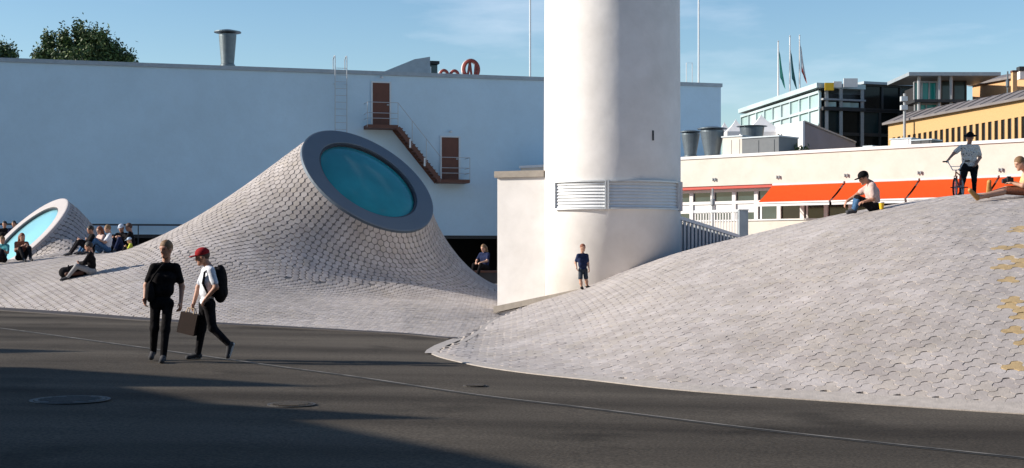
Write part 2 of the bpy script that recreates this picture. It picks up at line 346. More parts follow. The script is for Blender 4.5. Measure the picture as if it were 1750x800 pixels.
M_iron = mat('cast_iron', (0.05, 0.045, 0.040), 0.6, 0.3, 30, 0.5, 60, metal=0.0)
M_rust = mat('worn_iron', (0.075, 0.058, 0.04), 0.7, 0.4, 30, 0.5, 60, metal=0.2)
def manhole(px, py, r, label, m):
    p = ground_pt(px, py); e = empty('manhole_cover', p); tag(e, label, 'manhole cover')
    MB().lathe([(r * 1.12, 0.003), (r * 1.12, 0.009), (r * 1.01, 0.009), (r * 1.01, 0.004)], n=28).build('frame', M_iron, e)
    b = MB().lathe([(r * 0.98, 0.004), (r * 0.98, 0.012), (0.0, 0.012)], n=28); b.build('lid', m, e)
    st = MB()
    for k in range(-3, 4):
        hw = math.sqrt(max(0.01, (r * 0.85) ** 2 - (k * r * 0.26) ** 2)); st.box(-hw, hw, k * r * 0.26 - 0.02, k * r * 0.26 + 0.02, 0.012, 0.018)
    st.build('tread_ribs', m, e)
manhole(120, 684, 0.36, 'round iron manhole cover lying in the big foreground shadow', M_iron)
manhole(498, 692, 0.22, 'small rusty manhole cover at the shadow edge in the asphalt', M_rust)
manhole(812, 660, 0.13, 'tiny rusty valve cover in sunlit asphalt beside the pale line', M_rust)

# ------------------------------------------------------------------ the paved mounds
def colmesh(pxs, base, back, h, dz):
    v = []; f = []; nT = 60
    for px in pxs:
        u = (px - 875) / FOC; y0 = float(base(np.array(px))); 
        for k in range(nT + 1):
            t = k / nT; Y = y0 + (back - y0) * t ** 1.3; v.append((u * Y, Y, 0))
    v = np.array(v); v[:, 2] = h(v[:, 0], v[:, 1]) + dz; n1 = nT + 1
    for i in range(len(pxs) - 1):
        for k in range(nT): f.append((i * n1 + k, (i + 1) * n1 + k, (i + 1) * n1 + k + 1, i * n1 + k + 1))
    return v, f
rpx = list(np.linspace(736, 800, 14)) + list(np.linspace(808, 2300, 120))
v, f = colmesh(rpx, Rbase, 46.0, hR, -0.012)
mound_r = mobj('paved_mound', v, f, M_joint, smooth=True)
tag(mound_r, 'broad paved mound of interlocking pale pavers filling the right side', 'paved mound', kind='structure')
lpx = np.linspace(-600, 902, 130)
v, f = colmesh(lpx, Lbase, 56.0, hL, -0.012)
mound_l = mobj('paved_mound', v, f, M_jointd, smooth=True)
tag(mound_l, 'paved mound of round pale pavers rising into a skylight cone', 'paved mound', kind='structure')

# --- skylight cones (trumpets)
def cone_surface(C, n, Rr, rfun, h, nphi=160, ns=50, a0=0.33, rad=0.45):
    C = np.array(C); n = np.array(n) / np.linalg.norm(n); zp = np.array([0, 0, 1.0]) - n[2] * n; zp /= np.linalg.norm(zp); xp = np.cross(zp, n)
    ph = np.linspace(0, 2 * np.pi, nphi, endpoint=False)
    M = C + Rr * (np.cos(ph)[:, None] * xp + np.sin(ph)[:, None] * zp)
    al = np.unwrap(np.arctan2(M[:, 1] - C[1], M[:, 0] - C[0]))
    r = rfun(np.mod(np.degrees(al), 360)); o = np.stack([np.cos(al), np.sin(al)], -1)
    P3 = np.zeros((nphi, 3)); P3[:, :2] = C[:2] + r[:, None] * o; P3[:, 2] = h(P3[:, 0], P3[:, 1]) - 0.01
    dist = np.linalg.norm(P3 - M, axis=1); o3 = np.concatenate([o, np.zeros((nphi, 1))], 1)
    d0 = -n * 0.75 + rad * o3; d0 /= np.linalg.norm(d0, axis=1, keepdims=True)
    P1 = M + d0 * (a0 * dist)[:, None]
    P2 = P3.copy(); P2[:, :2] -= o * (0.42 * np.linalg.norm(P3[:, :2] - M[:, :2], axis=1))[:, None]; P2[:, 2] = h(P2[:, 0], P2[:, 1]) + 0.02
    t = np.linspace(0, 1, ns)[None, :, None]
    S = (1 - t) ** 3 * M[:, None] + 3 * (1 - t) ** 2 * t * P1[:, None] + 3 * (1 - t) * t * t * P2[:, None] + t ** 3 * P3[:, None]
    hh = h(S[:, :, 0], S[:, :, 1]) - 0.004; dd = S[:, :, 2] - hh; kk = 0.35 * np.sin(np.pi * np.clip(np.linspace(0, 1, ns), 0, 1))[None, :] ** 1.0 * np.linspace(0, 1, ns)[None, :] ** 2; S[:, :, 2] = hh + (dd + np.sqrt(dd * dd + kk * kk)) / 2
    return S, n, xp, zp, C
def rper(kn, vals):
    k = np.array(list(np.array(kn) - 360) + list(kn) + list(np.array(kn) + 360), float); vv = list(vals) * 3
    return pchip(k, vv)
C1 = at(629, 309, 40.0); N1 = (0.516, -0.485, 0.71)
S1, n1_, x1, z1, c1 = cone_surface(C1, N1, 2.06, rper([0, 45, 90, 135, 180, 205, 228, 250, 270, 285, 300, 318, 340], [4.4, 4.6, 5, 6.5, 8.6, 9.1, 9.6, 10.0, 10.1, 9.4, 7.4, 5.8, 4.8]), hL)
C2 = at(46, 403, 45.0); N2 = (-0.535, -0.46, 0.71)
S2, n2_, x2, z2, c2 = cone_surface(C2, N2, 1.66, rper([0, 90, 180, 270], [3.3, 3.4, 3.4, 3.2]), hL, nphi=96, ns=30)
def cone_obj(S, off, m, parent):
    nphi, ns, _ = S.shape; v = S.reshape(-1, 3); f = [(i * ns + k, i * ns + k + 1, ((i + 1) % nphi) * ns + k + 1, ((i + 1) % nphi) * ns + k) for i in range(nphi) for k in range(ns - 1)]
    return mobj('cone_shell', v, f, m, parent, smooth=True)
cone_obj(S1, 0, M_jointd, mound_l); cone_obj(S2, 0, M_jointd, mound_l)

# --- tile shapes
def tile_mesh(outline, th, bev):
    o = np.array(outline); n = len(o); k = 1 - bev / np.abs(o).max()
    v = [(x * k, y * k, th) for x, y in o] + [(x, y, th - bev * 0.6) for x, y in o] + [(x, y, -0.012) for x, y in o]
    f = [tuple(range(n))]
    for i in range(n):
        j = (i + 1) % n; f.append((i, i + n, j + n, j)); f.append((i + n, i + 2 * n, j + 2 * n, j + n))
    return np.array(v), [q if len(q) > 4 else q[::1] for q in f]
def trefoil(p, sc_=0.982, bul=0.17, seg=4):
    rr = p / math.sqrt(3); pts = []
    for k in range(6):
        a0 = R_(60 * k + 30 - 30 + 30); a = R_(60 * k); b = R_(60 * k + 60)
        A = np.array([rr * math.cos(a), rr * math.sin(a)]); B = np.array([rr * math.cos(b), rr * math.sin(b)]); mid = (A + B) / 2; nn = mid / np.linalg.norm(mid)
        s_ = 1 if k % 2 == 1 else -1
        for i in range(seg):
            t = i / seg; pts.append((A + (B - A) * t + nn * s_ * bul * p * math.sin(math.pi * t)) * sc_)
    return pts
def rhex(p, sc_=0.952, n=12):
    rr = p / 2 * sc_; return [(rr * (1.0 + 0.045 * math.cos(6 * (2 * math.pi * i / n) - math.pi)) * math.cos(2 * math.pi * i / n), rr * (1 + 0.045 * math.cos(6 * (2 * math.pi * i / n) - math.pi)) * math.sin(2 * math.pi * i / n)) for i in range(n)]
def lay(tv, tf, pos, U, Vv, N, mi, score, parent, nind=300, lift=None):
    """pos/U/V/N arrays; the nind best scores become single pavers, the rest one part."""
    order = np.argsort(-score); ind = order[:nind]; rest = order[nind:]
    meshes = []
    for k, m in enumerate(PAVE):
        me = bpy.data.meshes.new('paver'); me.from_pydata([tuple(x) for x in tv], [], tf); me.materials.append(m); me.update(); meshes.append(me)
    P = pos if lift is None else pos + N * lift[:, None]
    for i in ind:
        o = bpy.data.objects.new('paver', meshes[mi[i]]); COL.objects.link(o); o.parent = parent
        o.matrix_local = Matrix(((U[i][0], Vv[i][0], N[i][0], P[i][0]), (U[i][1], Vv[i][1], N[i][1], P[i][1]), (U[i][2], Vv[i][2], N[i][2], P[i][2]), (0, 0, 0, 1)))
    if len(rest):
        A = P[rest][:, None, :] + tv[None, :, 0, None] * U[rest][:, None, :] + tv[None, :, 1, None] * Vv[rest][:, None, :] + tv[None, :, 2, None] * N[rest][:, None, :]
        nv = len(tv); nr = len(rest); co = A.reshape(-1, 3)
        lens = np.array([len(q) for q in tf]); flat = np.concatenate([np.array(q) for q in tf])
        loops = (flat[None, :] + (np.arange(nr) * nv)[:, None]).reshape(-1); tot = np.tile(lens, nr); st = np.concatenate([[0], np.cumsum(tot)[:-1]])
        me = bpy.data.meshes.new('paver_field'); me.vertices.add(len(co)); me.vertices.foreach_set('co', co.reshape(-1).astype(np.float32))
        me.loops.add(len(loops)); me.loops.foreach_set('vertex_index', loops.astype(np.int32))
        me.polygons.add(len(tot)); me.polygons.foreach_set('loop_start', st.astype(np.int32)); me.polygons.foreach_set('loop_total', tot.astype(np.int32))
        for m in PAVE: me.materials.append(m)
        me.polygons.foreach_set('material_index', np.repeat(mi[rest], len(tf)).astype(np.int32)); me.polygons.foreach_set('use_smooth', np.zeros(len(tot), dtype=bool)); me.update(calc_edges=True); me.validate()
        o = bpy.data.objects.new('paver_field', me); COL.objects.link(o); o.parent = parent; o['kind'] = 'stuff'
def frame(N, ang=None):
    ux = np.zeros_like(N); ux[:, 0] = 1
    U = ux - N * (N[:, :1]); U /= np.linalg.norm(U, axis=1, keepdims=True); Vv = np.cross(N, U)
    return U, Vv
def pix(P):
    return 875 + FOC * P[:, 0] / P[:, 1], HZ - FOC * (P[:, 2] - CAMZ) / P[:, 1]
def score_of(P, N):
    px, py = pix(P); d = np.array([0, 0, CAMZ]) - P; L_ = np.linalg.norm(d, axis=1); c = np.einsum('ij,ij->i', d, N) / L_
    return np.where((px > 8) & (px < 1742) & (py < 796) & (c > 0), c / L_ ** 2, -1)
def hexgrid(p, x0, x1, y0, y1, rot=False):
    pts = []; dy = p * math.sqrt(3) / 2
    j = 0; y = y0
    while y < y1:
        xs_ = np.arange(x0 + (p / 2 if j % 2 else 0), x1, p); pts.append(np.stack([xs_, np.full_like(xs_, y)], -1)); y += dy; j += 1
    return np.concatenate(pts)
# right mound: trefoil pavers
PR = 0.24
g = hexgrid(PR, -3.0, 24.0, 12.0, 44.0)
g = np.stack([g[:, 0], g[:, 1]], -1)
px = 875 + FOC * g[:, 0] / g[:, 1]
inn = (px > 737) & (px < 2290) & (g[:, 1] > Rbase(np.clip(px, 736, 2300)) + np.where(px < 900, 0.16 + 0.22 * np.clip((900 - px) / 110, 0, 1), 0.16))
g = g[inn]; hr = hR(g[:, 0], g[:, 1]); hl = hL(g[:, 0], g[:, 1]); pq = 875 + FOC * g[:, 0] / g[:, 1]; keep = (hr > hl - 0.005) & (hr > zg(g[:, 0]) - 0.0) & ((pq > 870) | (g[:, 1] < rYc(np.clip(pq, 736, 2300)) + 0.05))
g = g[keep]; hr = hr[keep]
yu = pchip([736, 745, 760, 784, 790, 830], [604, 596.5, 589, 580, 560, 400]); px = 875 + FOC * g[:, 0] / g[:, 1]; py = HZ - FOC * (hr - CAMZ) / g[:, 1]; keep = (px > 830) | (py > yu(px) + 3.5 + 3.0 * (px < 805)); g = g[keep]; hr = hr[keep]
N = nrm(hRs, g[:, 0], np.where((875 + FOC * g[:, 0] / g[:, 1]) < 870, np.minimum(g[:, 1], rYc(np.clip(875 + FOC * g[:, 0] / g[:, 1], 736, 2300)) - 0.3), g[:, 1])); U, Vv = frame(N); P = np.stack([g[:, 0], g[:, 1], hr], -1)
mi = rng.choice(5, len(P), p=[0.34, 0.22, 0.2, 0.14, 0.1])
pxx, pyy = pix(P)
tanlist = [(1722, 424), (1742, 424), (1724, 446), (1742, 446), (1722, 456), (1744, 458), (1724, 482), (1722, 513), (1742, 511), (1724, 526), (1742, 526), (1746, 546), (1746, 566), (1748, 586), (1728, 627), (1736, 395), (1748, 393), (1800, 470), (1790, 520), (1810, 560)]
for (tx, ty) in tanlist:
    d = (pxx - tx) ** 2 + ((pyy - ty) * 2) ** 2; mi[np.argmin(d)] = 5
# right-handed shared frame with the lobes along the rows
tilt = rng.normal(0, 0.008, (len(P), 2)); N2v = N + U * tilt[:, :1] + Vv * tilt[:, 1:]; N2v /= np.linalg.norm(N2v, axis=1, keepdims=True)
U2 = U - N2v * np.einsum('ij,ij->i', U, N2v)[:, None]; U2 /= np.linalg.norm(U2, axis=1, keepdims=True); V2 = np.cross(N2v, U2)
tv, tf = tile_mesh([(-y, x) for x, y in trefoil(PR)], 0.014, 0.003)
lay(tv, tf, P, U2, V2, N2v, mi, score_of(P, N), mound_r, 300, rng.normal(0, 0.0012, len(P)))
# left mound: round pavers on the low slope
PL = 0.185
g = hexgrid(PL, -24.0, 1.5, 24.0, 54.0); px = 875 + FOC * g[:, 0] / g[:, 1]
inn = (px > -590) & (px < 895) & (g[:, 1] > Lbase(np.clip(px, -600, 900)) + 0.10); g = g[inn]
hl = hL(g[:, 0], g[:, 1]); hr = hR(g[:, 0], g[:, 1])
def inside(S, C, g):
    b = S[:, -1, :2] - np.array(C)[:2]; al = np.arctan2(b[:, 1], b[:, 0]); o = np.argsort(al); a2 = np.arctan2(g[:, 1] - C[1], g[:, 0] - C[0])
    rr = np.interp(a2, al[o], np.linalg.norm(b, axis=1)[o], period=2 * np.pi); return np.hypot(g[:, 0] - C[0], g[:, 1] - C[1]) < rr
keep = (hl > hr); g = g[keep]; hl = hl[keep]; N = nrm(hLs, g[:, 0], g[:, 1]); NZ_STEEP = 0.915
def bvh(S):
    nphi, ns, _ = S.shape; return BVHTree.FromPolygons([tuple(q) for q in S.reshape(-1, 3)], [(i * ns + k, i * ns + k + 1, ((i + 1) % nphi) * ns + k + 1, ((i + 1) % nphi) * ns + k) for i in range(nphi) for k in range(ns - 1)])
keep = np.ones(len(g), bool)
for S_, C_ in ((S1, C1), (S2, C2)):
    T_ = bvh(S_); ins_ = inside(S_, C_, g)
    for i in np.nonzero(ins_)[0]:
        hp_, n_, _, _ = T_.ray_cast(Vector((g[i, 0], g[i, 1], 20)), Vector((0, 0, -1)))
        if hp_ is None: keep[i] = np.hypot(g[i, 0] - C_[0], g[i, 1] - C_[1]) > 2.5; continue
        if n_.z < 0: n_ = -n_
        if n_.z < NZ_STEEP: keep[i] = False
        else: hl[i] = max(hp_.z, hl[i]); N[i] = n_ if hp_.z >= hl[i] - 1e-6 else N[i]
g = g[keep]; hl = hl[keep]; N = N[keep]
U, Vv = frame(N); P = np.stack([g[:, 0], g[:, 1], hl], -1)
AP, AU, AV, AN = [P], [U], [Vv], [N]
def ring_tiles(S, pitch, zmin):
    nphi, ns, _ = S.shape; seg = np.linalg.norm(np.diff(S, axis=1), axis=2); cum = np.concatenate([np.zeros((nphi, 1)), np.cumsum(seg, 1)], 1); k = 0
    cen = S.mean(axis=(0, 1))
    while True:
        s_ = pitch * 0.5 + k * pitch * 0.866; k += 1
        if s_ > cum[:, -1].max(): break
        ok = cum[:, -1] > s_
        ring = np.zeros((nphi, 3)); ring2 = np.zeros((nphi, 3))
        for i in range(nphi):
            for a in range(3):
                ring[i, a] = np.interp(s_, cum[i], S[i, :, a]); ring2[i, a] = np.interp(s_ + 0.05, cum[i], S[i, :, a])
            if s_ + 0.05 > cum[i, -1]:
                ring2[i] = ring[i] + (S[i, -1] - S[i, -2]) / np.linalg.norm(S[i, -1] - S[i, -2]) * 0.05
        cl = np.concatenate([ring, ring[:1]]); d = np.concatenate([[0], np.cumsum(np.linalg.norm(np.diff(cl, axis=0), axis=1))]); cnt = max(6, int(round(d[-1] / pitch)))
        q = (np.arange(cnt) + 0.5 * (k % 2)) * d[-1] / cnt; okc = np.interp(q, d, np.concatenate([ok, ok[:1]]).astype(float)) > 0.99
        def I(A, q): A = np.concatenate([A, A[:1]]); return np.stack([np.interp(np.mod(q, d[-1]), d, A[:, a]) for a in range(3)], -1)
        p0 = I(ring, q); p1 = I(ring, q + 0.04); pv = I(ring2, q); u = p1 - p0; u /= np.linalg.norm(u, axis=1, keepdims=True); v_ = pv - p0; v_ -= u * np.einsum('ij,ij->i', u, v_)[:, None]; v_ /= np.linalg.norm(v_, axis=1, keepdims=True)
        n_ = np.cross(u, v_); flip = (np.einsum('ij,ij->i', n_, np.stack([p0[:, 0] - cen[0], p0[:, 1] - cen[1], np.full(len(p0), 3.0)], -1)) < 0)
        n_[flip] *= -1; u[flip] *= -1
        hh = hL(p0[:, 0], p0[:, 1]); good = okc & (p0[:, 2] > hh - 0.02) & (n_[:, 2] < NZ_STEEP + 0.002)
        AP.append(p0[good]); AU.append(u[good]); AV.append(v_[good]); AN.append(n_[good])
ring_tiles(S1, PL, 0); ring_tiles(S2, PL, 0)
P = np.concatenate(AP); U = np.concatenate(AU); Vv = np.concatenate(AV); N = np.concatenate(AN)
mi = rng.choice(5, len(P), p=[0.34, 0.22, 0.2, 0.14, 0.1])
tv, tf = tile_mesh(rhex(PL), 0.013, 0.004)
lay(tv, tf, P, U, Vv, N, mi, score_of(P, N), mound_l, 300, rng.normal(0, 0.0015, len(P)))
NTILES = len(P)

# unseen pale paving added behind the mounds to bounce light
tag(MB().poly([(-40, 56, 0.29), (2, 56, 0.29), (2, 46.5, 0.29), (46, 46.5, 0.29), (60, 90, 0.29), (-40, 90, 0.29)], [(0, 1, 2, 3, 4, 5)]).build('bounce_pavement', M_kerb), 'unseen pale pavement added behind the mounds to bounce sunlight', 'pavement', kind='structure')
# --- edges
def edge_strip(name, pxs, base, h, wd, hgt, m, label, parent):
    v = []; f = []
    for p in pxs:
        Y = float(base(np.array(p))); u = (p - 875) / FOC; X = u * Y; z = float(zg(X))
        dq = 0.25 + (0.22 * min(1, max(0, (900 - p) / 110)) if base is Rbase else -0.1); zt_ = float(h(X, Y + dq)) + hgt; v += [(X, Y - wd, z + 0.001), (X, Y - wd, float(h(X, Y)) + hgt * 0.8), (X, Y + dq, zt_), (X, Y + dq, z - 0.03)]
    n = len(pxs)
    for i in range(n - 1):
        for k in range(3): f.append((4 * i + k, 4 * i + k + 4, 4 * i + k + 5, 4 * i + k + 1))
    o = mobj(name, v, f, m, parent); return o
edge_strip('kerb', list(np.linspace(738, 800, 12)) + list(np.linspace(810, 2290, 80)), Rbase, hR, 0.05, 0.018, M_kerb, '', mound_r)
edge_strip('edge_trim', list(np.linspace(-590, 782, 90)), Lbase, hL, 0.08, 0.03, M_kerbd, '', mound_l)  # dark edge strip, its black drawn for the shadow gap at the base

nose = [ground_pt(x, y) for x, y in ((737, 605.5), (737.2, 604), (740, 600), (745, 596.8), (752, 592.6), (760, 589.2), (772, 584.3), (786, 579.5))]
o_ = strip('kerb', nose, 0.20, 0.018, M_kerb); o_.parent = mound_r

v = []; cr = list(np.linspace(782, 856, 20))
for p_ in cr:
    u_ = (p_ - 875) / FOC; Yq = float(rYc(p_))
    for dY in (-0.10, 0.16): Xq = u_ * (Yq + dY); v.append((Xq + dY * 0.5, Yq + dY, float(max(hR(u_ * Yq, Yq - 0.1), hL(u_ * Yq, Yq))) + 0.019))
mobj('kerb', v, [(2 * i, 2 * i + 2, 2 * i + 3, 2 * i + 1) for i in range(len(cr) - 1)], M_kerb, mound_r)
def hit(px, py):
    """where the sight through this spot first meets the ground or a mound"""
    u = (px - 875) / FOC; Y = np.arange(9.0, 56, 0.02); X = u * Y; z = CAMZ + (HZ - py) / FOC * Y
    top = np.maximum(np.maximum(hR(X, Y) + 0.02, hL(X, Y) + 0.02), zg(X)); k = np.nonzero(z <= top)[0]
    i = k[0] if len(k) else len(Y) - 1
    return Vector((X[i], Y[i], z[i]))
def top_at(X, Y): return float(max(hR(X, Y) + 0.022, hL(X, Y) + 0.022, zg(X)))

# --- skylight glazing
def skylight(C, n, xp, zp, Rr, ri, rimm, gm, label):
    C = np.array(C); e = empty('skylight', C - n * 0.05); tag(e, label, 'skylight', 'round skylights on the paved mounds'); NN = 72
    def ring(r, d): return [C + n * d + r * (math.cos(2 * math.pi * i / NN) * xp + math.sin(2 * math.pi * i / NN) * zp) - np.array(e.location) for i in range(NN)]
    prof = [(Rr * 1.02, -0.22), (Rr * 1.02, 0.045), (Rr * 1.0, 0.06), (ri * 1.03, 0.06), (ri * 1.02, 0.05), (ri * 1.015, -0.10)]
    v = []; f = []
    for (r, d) in prof: v += ring(r, d)
    for k in range(len(prof) - 1):
        for i in range(NN): j = (i + 1) % NN; f.append((k * NN + i, k * NN + j, (k + 1) * NN + j, (k + 1) * NN + i))
    mobj('rim', v, f, rimm, e)
    v = []; f = []; prof = [(ri * 1.014, -0.10), (ri * 1.014, 0.02), (ri * 0.985, 0.02), (ri * 0.985, -0.10)]
    for (r, d) in prof: v += ring(r, d)
    for k in range(3):
        for i in range(NN): j = (i + 1) % NN; f.append((k * NN + i, k * NN + j, (k + 1) * NN + j, (k + 1) * NN + i))
    mobj('glazing_frame', v, f, M_lip, e)
    v = []; f = []; prof = [(ri * 0.99, -0.06)] + [(ri * 0.99 * math.cos(a), -0.06 + 0.10 * math.sin(a)) for a in (0.4, 0.8, 1.2)]
    for (r, d) in prof: v += ring(r, d)
    for k in range(len(prof) - 1):
        for i in range(NN): j = (i + 1) % NN; f.append((k * NN + i, k * NN + j, (k + 1) * NN + j, (k + 1) * NN + i))
    f.append(tuple((len(prof) - 1) * NN + i for i in range(NN)))
    mobj('glass_pane', v, f, gm, e, smooth=True)
skylight(C1, n1_, x1, z1, 2.06, 1.53, M_rim, M_glass, 'large round skylight with rim coloured dark for shade and teal glass on the tall cone')
skylight(C2, n2_, x2, z2, 1.66, 1.27, M_rimw, M_glass2, 'half hidden skylight with rim and glass coloured pale for sunlight at the far left')

# ------------------------------------------------------------------ back building
class Plane:
    def __init__(s, P, deg): s.P = Vector(P); s.a = R_(deg); s.d = Vector((math.cos(s.a), math.sin(s.a), 0)); s.n = Vector((-math.sin(s.a), math.cos(s.a), 0))
    def loc(s, px, py, off=0.0):
        ray = Vector(((px - 875) / FOC, 1, (HZ - py) / FOC)); o = Vector((0, 0, CAMZ)); P = s.P + s.n * off
        t = (P - o).dot(s.n) / ray.dot(s.n); q = o + ray * t - s.P; return q.dot(s.d), q.z + s.P.z
WB = Plane((-6.28, 67, 0), 16)
bb = empty('white_building', WB.P, WB.a); tag(bb, 'long blank shaded white building behind the skylight cone', 'building')
xl = WB.loc(-700, 100)[0]; xr = WB.loc(1232, 140)[0]; zt = WB.loc(650, 122)[1]; zb = 2.38
print('back wall', xl, xr, zt)
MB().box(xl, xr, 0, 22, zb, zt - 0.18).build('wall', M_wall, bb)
MB().box(xl - 0.06, xr + 0.06, -0.07, 22.06, zt - 0.18, zt + 0.0).build('coping', M_flash, bb)
MB().box(xl + 0.3, xr - 0.3, 6.0, 6.3, -0.2, zb).build('recess_wall', M_darkvoid, bb)
MB().box(xl, xr, 0.004, 0.35, zb - 0.16, zb - 0.004).build('lintel', M_black, bb)
xa, z_ = WB.loc(853, 500); MB().box(xa + 4, xr, 0.05, 6, -0.2, zb - 0.17).build('ground_floor', M_darkvoid, bb)
# cable rail along the wall foot
zr_ = WB.loc(200, 383)[1]; b = MB().box(xl, WB.loc(330, 383)[0], -0.5, -0.42, zr_ - 0.08, zr_ + 0.0)
for k in range(16): xx = xl + 2 + k * 2.2; b.box(xx, xx + 0.05, -0.48, -0.43, zb - 0.6, zr_ - 0.081)
b.build('foot_rail', M_mull, bb)
# roof wedge with hatch
x0, z0 = WB.loc(640, 124, 2); x1_, _ = WB.loc(735, 124, 2); zt1 = WB.loc(735, 97, 2)[1]; x2_, _ = WB.loc(752, 124, 2)
e = empty('roof_hatch', WB.P + WB.d * x0 + WB.n * 2 + Vector((0, 0, zt))); e.rotation_euler = (0, 0, WB.a); tag(e, 'sloping grey roof housing with a small glazed end on the white building', 'roof housing')
wz = zt1 - zt; wl = x1_ - x0; wg = x2_ - x1_
MB().prism([(0, 0, -0.1), (wl, 0, -0.1), (wl, 0, wz), (wl * 0.72, 0, wz * 0.86), (0, 0, 0.05)], (0, 3.0, 0)).build('housing', M_flash, e)
MB().box(wl + 0.003, wl + wg, 0.1, 2.8, wz * 0.70, wz * 0.83).build('hatch_roof', M_black, e)
MB().box(wl + 0.003, wl + wg - 0.04, 0.4, 2.6, -0.05, wz * 0.70).build('glazed_end', M_win, e)
MB().box(wl - 0.02, wl + 0.07, 0.05, 0.12, -0.05, wz * 0.55).build('corner_post', M_pale, e)
# roof vent
def vent(px, ytop, ybot, wtop, pl, off, label, group=None, m=M_zinc, wb=None, cap=True, cw=1.25):
    x0, _ = pl.loc(px, ybot, off); w_ = pl.loc(px + wtop / 2, ybot, off)[0] - x0; h = pl.loc(px, ytop, off)[1] - pl.loc(px, ybot, off)[1]; zb_ = pl.loc(px, ybot, off)[1]
    e = empty('roof_vent', pl.P + pl.d * x0 + pl.n * off + Vector((0, 0, zb_))); tag(e, label, 'roof vent', group)
    wbm = w_ * (wb or 0.72)
    MB().lathe([(wbm, -0.1), (wbm, 0), (w_, h * 0.80), (w_ * 1.0, h * 0.86)], n=28).build('duct', m, e)
    if cap:
        MB().lathe([(w_ * 0.25, h * 0.8), (w_ * 0.25, h * 0.90)], n=16).build('neck', M_mull, e)
        MB().lathe([(w_ * 0.3, h * 0.895), (w_ * cw, h * 0.905), (w_ * cw, h * 0.93), (w_ * 0.5, h * 0.985), (0.02, h)], n=28).build('cap', m, e)
    MB().lathe([(wbm * 1.2, -0.05), (wbm * 1.2, 0.06), (wbm * 1.01, 0.1)], n=28).build('collar', m, e)
    return e
vent(389, 50, 113, 30, WB, 1.5, 'single tapered zinc vent with wide cap on the white building roof', cw=1.55)
# ladder
e = empty('wall_ladder', WB.P + WB.d * WB.loc(571, 180)[0] + Vector((0, 0, 0)), WB.a); tag(e, 'thin pale steel ladder fixed to the shaded wall', 'ladder')
lw = WB.loc(594, 180)[0] - WB.loc(574, 180)[0]; zl = WB.loc(580, 97)[1]
for xx in (0, lw):
    b = MB().tube([(xx, -0.3, 3.0), (xx, -0.3, zl - 0.08), (xx, -0.24, zl), (xx, -0.05, zl + 0.02), (xx, 0.3, zl - 0.1), (xx, 0.3, zt)], 0.024, 6); b.build('stringer', M_railg, e)
b = None
zz = 3.2
while zz < zl - 0.5: MB().tube([(0, -0.3, zz), (lw, -0.3, zz)], 0.012, 6).build('rung', M_railg, e); zz += 0.32
for zz in (4.5, 7.0, 9.5):
    for xx in (0, lw): MB().box(xx - 0.02, xx + 0.02, -0.3, -0.002, zz, zz + 0.04).build('bracket', M_pale, e)
# doors and stairs
def wdoor(px0, px1, py0, py1, label):
    x0, za = WB.loc(px0, py1); x1, zb_ = WB.loc(px1, py0); za = zb_ - 2.15
    e = empty('steel_door', WB.P + WB.d * x0 + Vector((0, 0, za)), WB.a); tag(e, label, 'door'); w_ = x1 - x0; h = zb_ - za
    MB().box(0.07, w_ - 0.07, -0.03, -0.004, 0, h - 0.07).build('leaf', M_door, e)
    MB().box(0, 0.07, -0.06, -0.003, 0, h).build('jamb', M_pale, e); MB().box(w_ - 0.07, w_, -0.06, -0.003, 0, h).build('jamb', M_pale, e); MB().box(0.0701, w_ - 0.0701, -0.06, -0.003, h - 0.07, h).build('head', M_pale, e)
    MB().box(w_ - 0.2, w_ - 0.1, -0.08, -0.031, h * 0.47, h * 0.5).build('handle', M_grey, e)
    MB().lathe([(0.07, h + 0.16), (0.09, h + 0.22), (0.03, h + 0.26)], (w_ / 2, -0.12), 10).build('door_lamp', M_pale, e)
    return x0, za, w_
dx1, dz1, dw1 = wdoor(634, 668, 140, 216, 'upper red brown steel door high on the shaded wall')
dx2, dz2, dw2 = wdoor(752, 786, 233, 305, 'lower red brown steel door at the foot of the outside stair')
e = empty('wall_stair', WB.P + WB.d * dx1 + Vector((0, 0, dz2)), WB.a); tag(e, 'brown steel outside stair linking two red doors on the shaded wall', 'stair')
L1 = -0.35; L1e = WB.loc(673, 217)[0] - dx1; L2s = WB.loc(745, 303)[0] - dx1; L2e = WB.loc(794, 303)[0] - dx1; H1 = dz1 - dz2; D = 1.05
MB().box(L1, L1e, -D, -0.003, H1 - 0.16, H1).build('landing', M_stair, e); MB().box(L2s, L2e, -D, -0.003, -0.16, 0).build('landing', M_stair, e)
for yy in (-D + 0.03, -0.06): MB().bar((L1e, yy, H1 - 0.12), (L2s, yy, -0.10), 0.05, 0.20).build('stringer', M_stair, e)
nst = 17
for k in range(1, nst):
    t = k / nst; xx = L1e + (L2s - L1e) * t; zz = H1 * (1 - t); MB().box(xx - 0.14, xx + 0.12, -D + 0.06, -0.09, zz - 0.03, zz + 0.015).build('tread', M_stair, e)
yf = -D + 0.02; RH = 1.05
def rail(a, b, r=0.016): MB().tube([a, b], r, 6).build('handrail', M_railg, e)
for dz_ in (RH, 0.55, 0.30):
    rail((L1, yf, H1 + dz_), (L1e, yf, H1 + dz_)); rail((L1, yf, H1 + dz_), (L1, -0.05, H1 + dz_)); rail((L2s, yf, dz_), (L2e, yf, dz_)); rail((L2e, yf, dz_), (L2e, -0.05, dz_))
rail((L1e, yf, H1 + RH), (L2s, yf, RH)); 
for (xx, zz) in [(L1, H1), (L1e, H1), (L2s, 0), (L2e, 0)] + [(L1e + (L2s - L1e) * t, H1 * (1 - t)) for t in (0.33, 0.66)]:
    MB().tube([(xx, yf, zz - 0.1), (xx, yf, zz + RH)], 0.018, 6).build('baluster', M_railg, e)
for (xx, zz) in [(L1e + (L2s - L1e) * t, H1 * (1 - t)) for t in (0.28, 0.62)]: MB().box(xx - 0.04, xx + 0.04, yf - 0.03, yf + 0.02, zz - 0.35, zz + 0.05).build('hanger', M_pale, e)
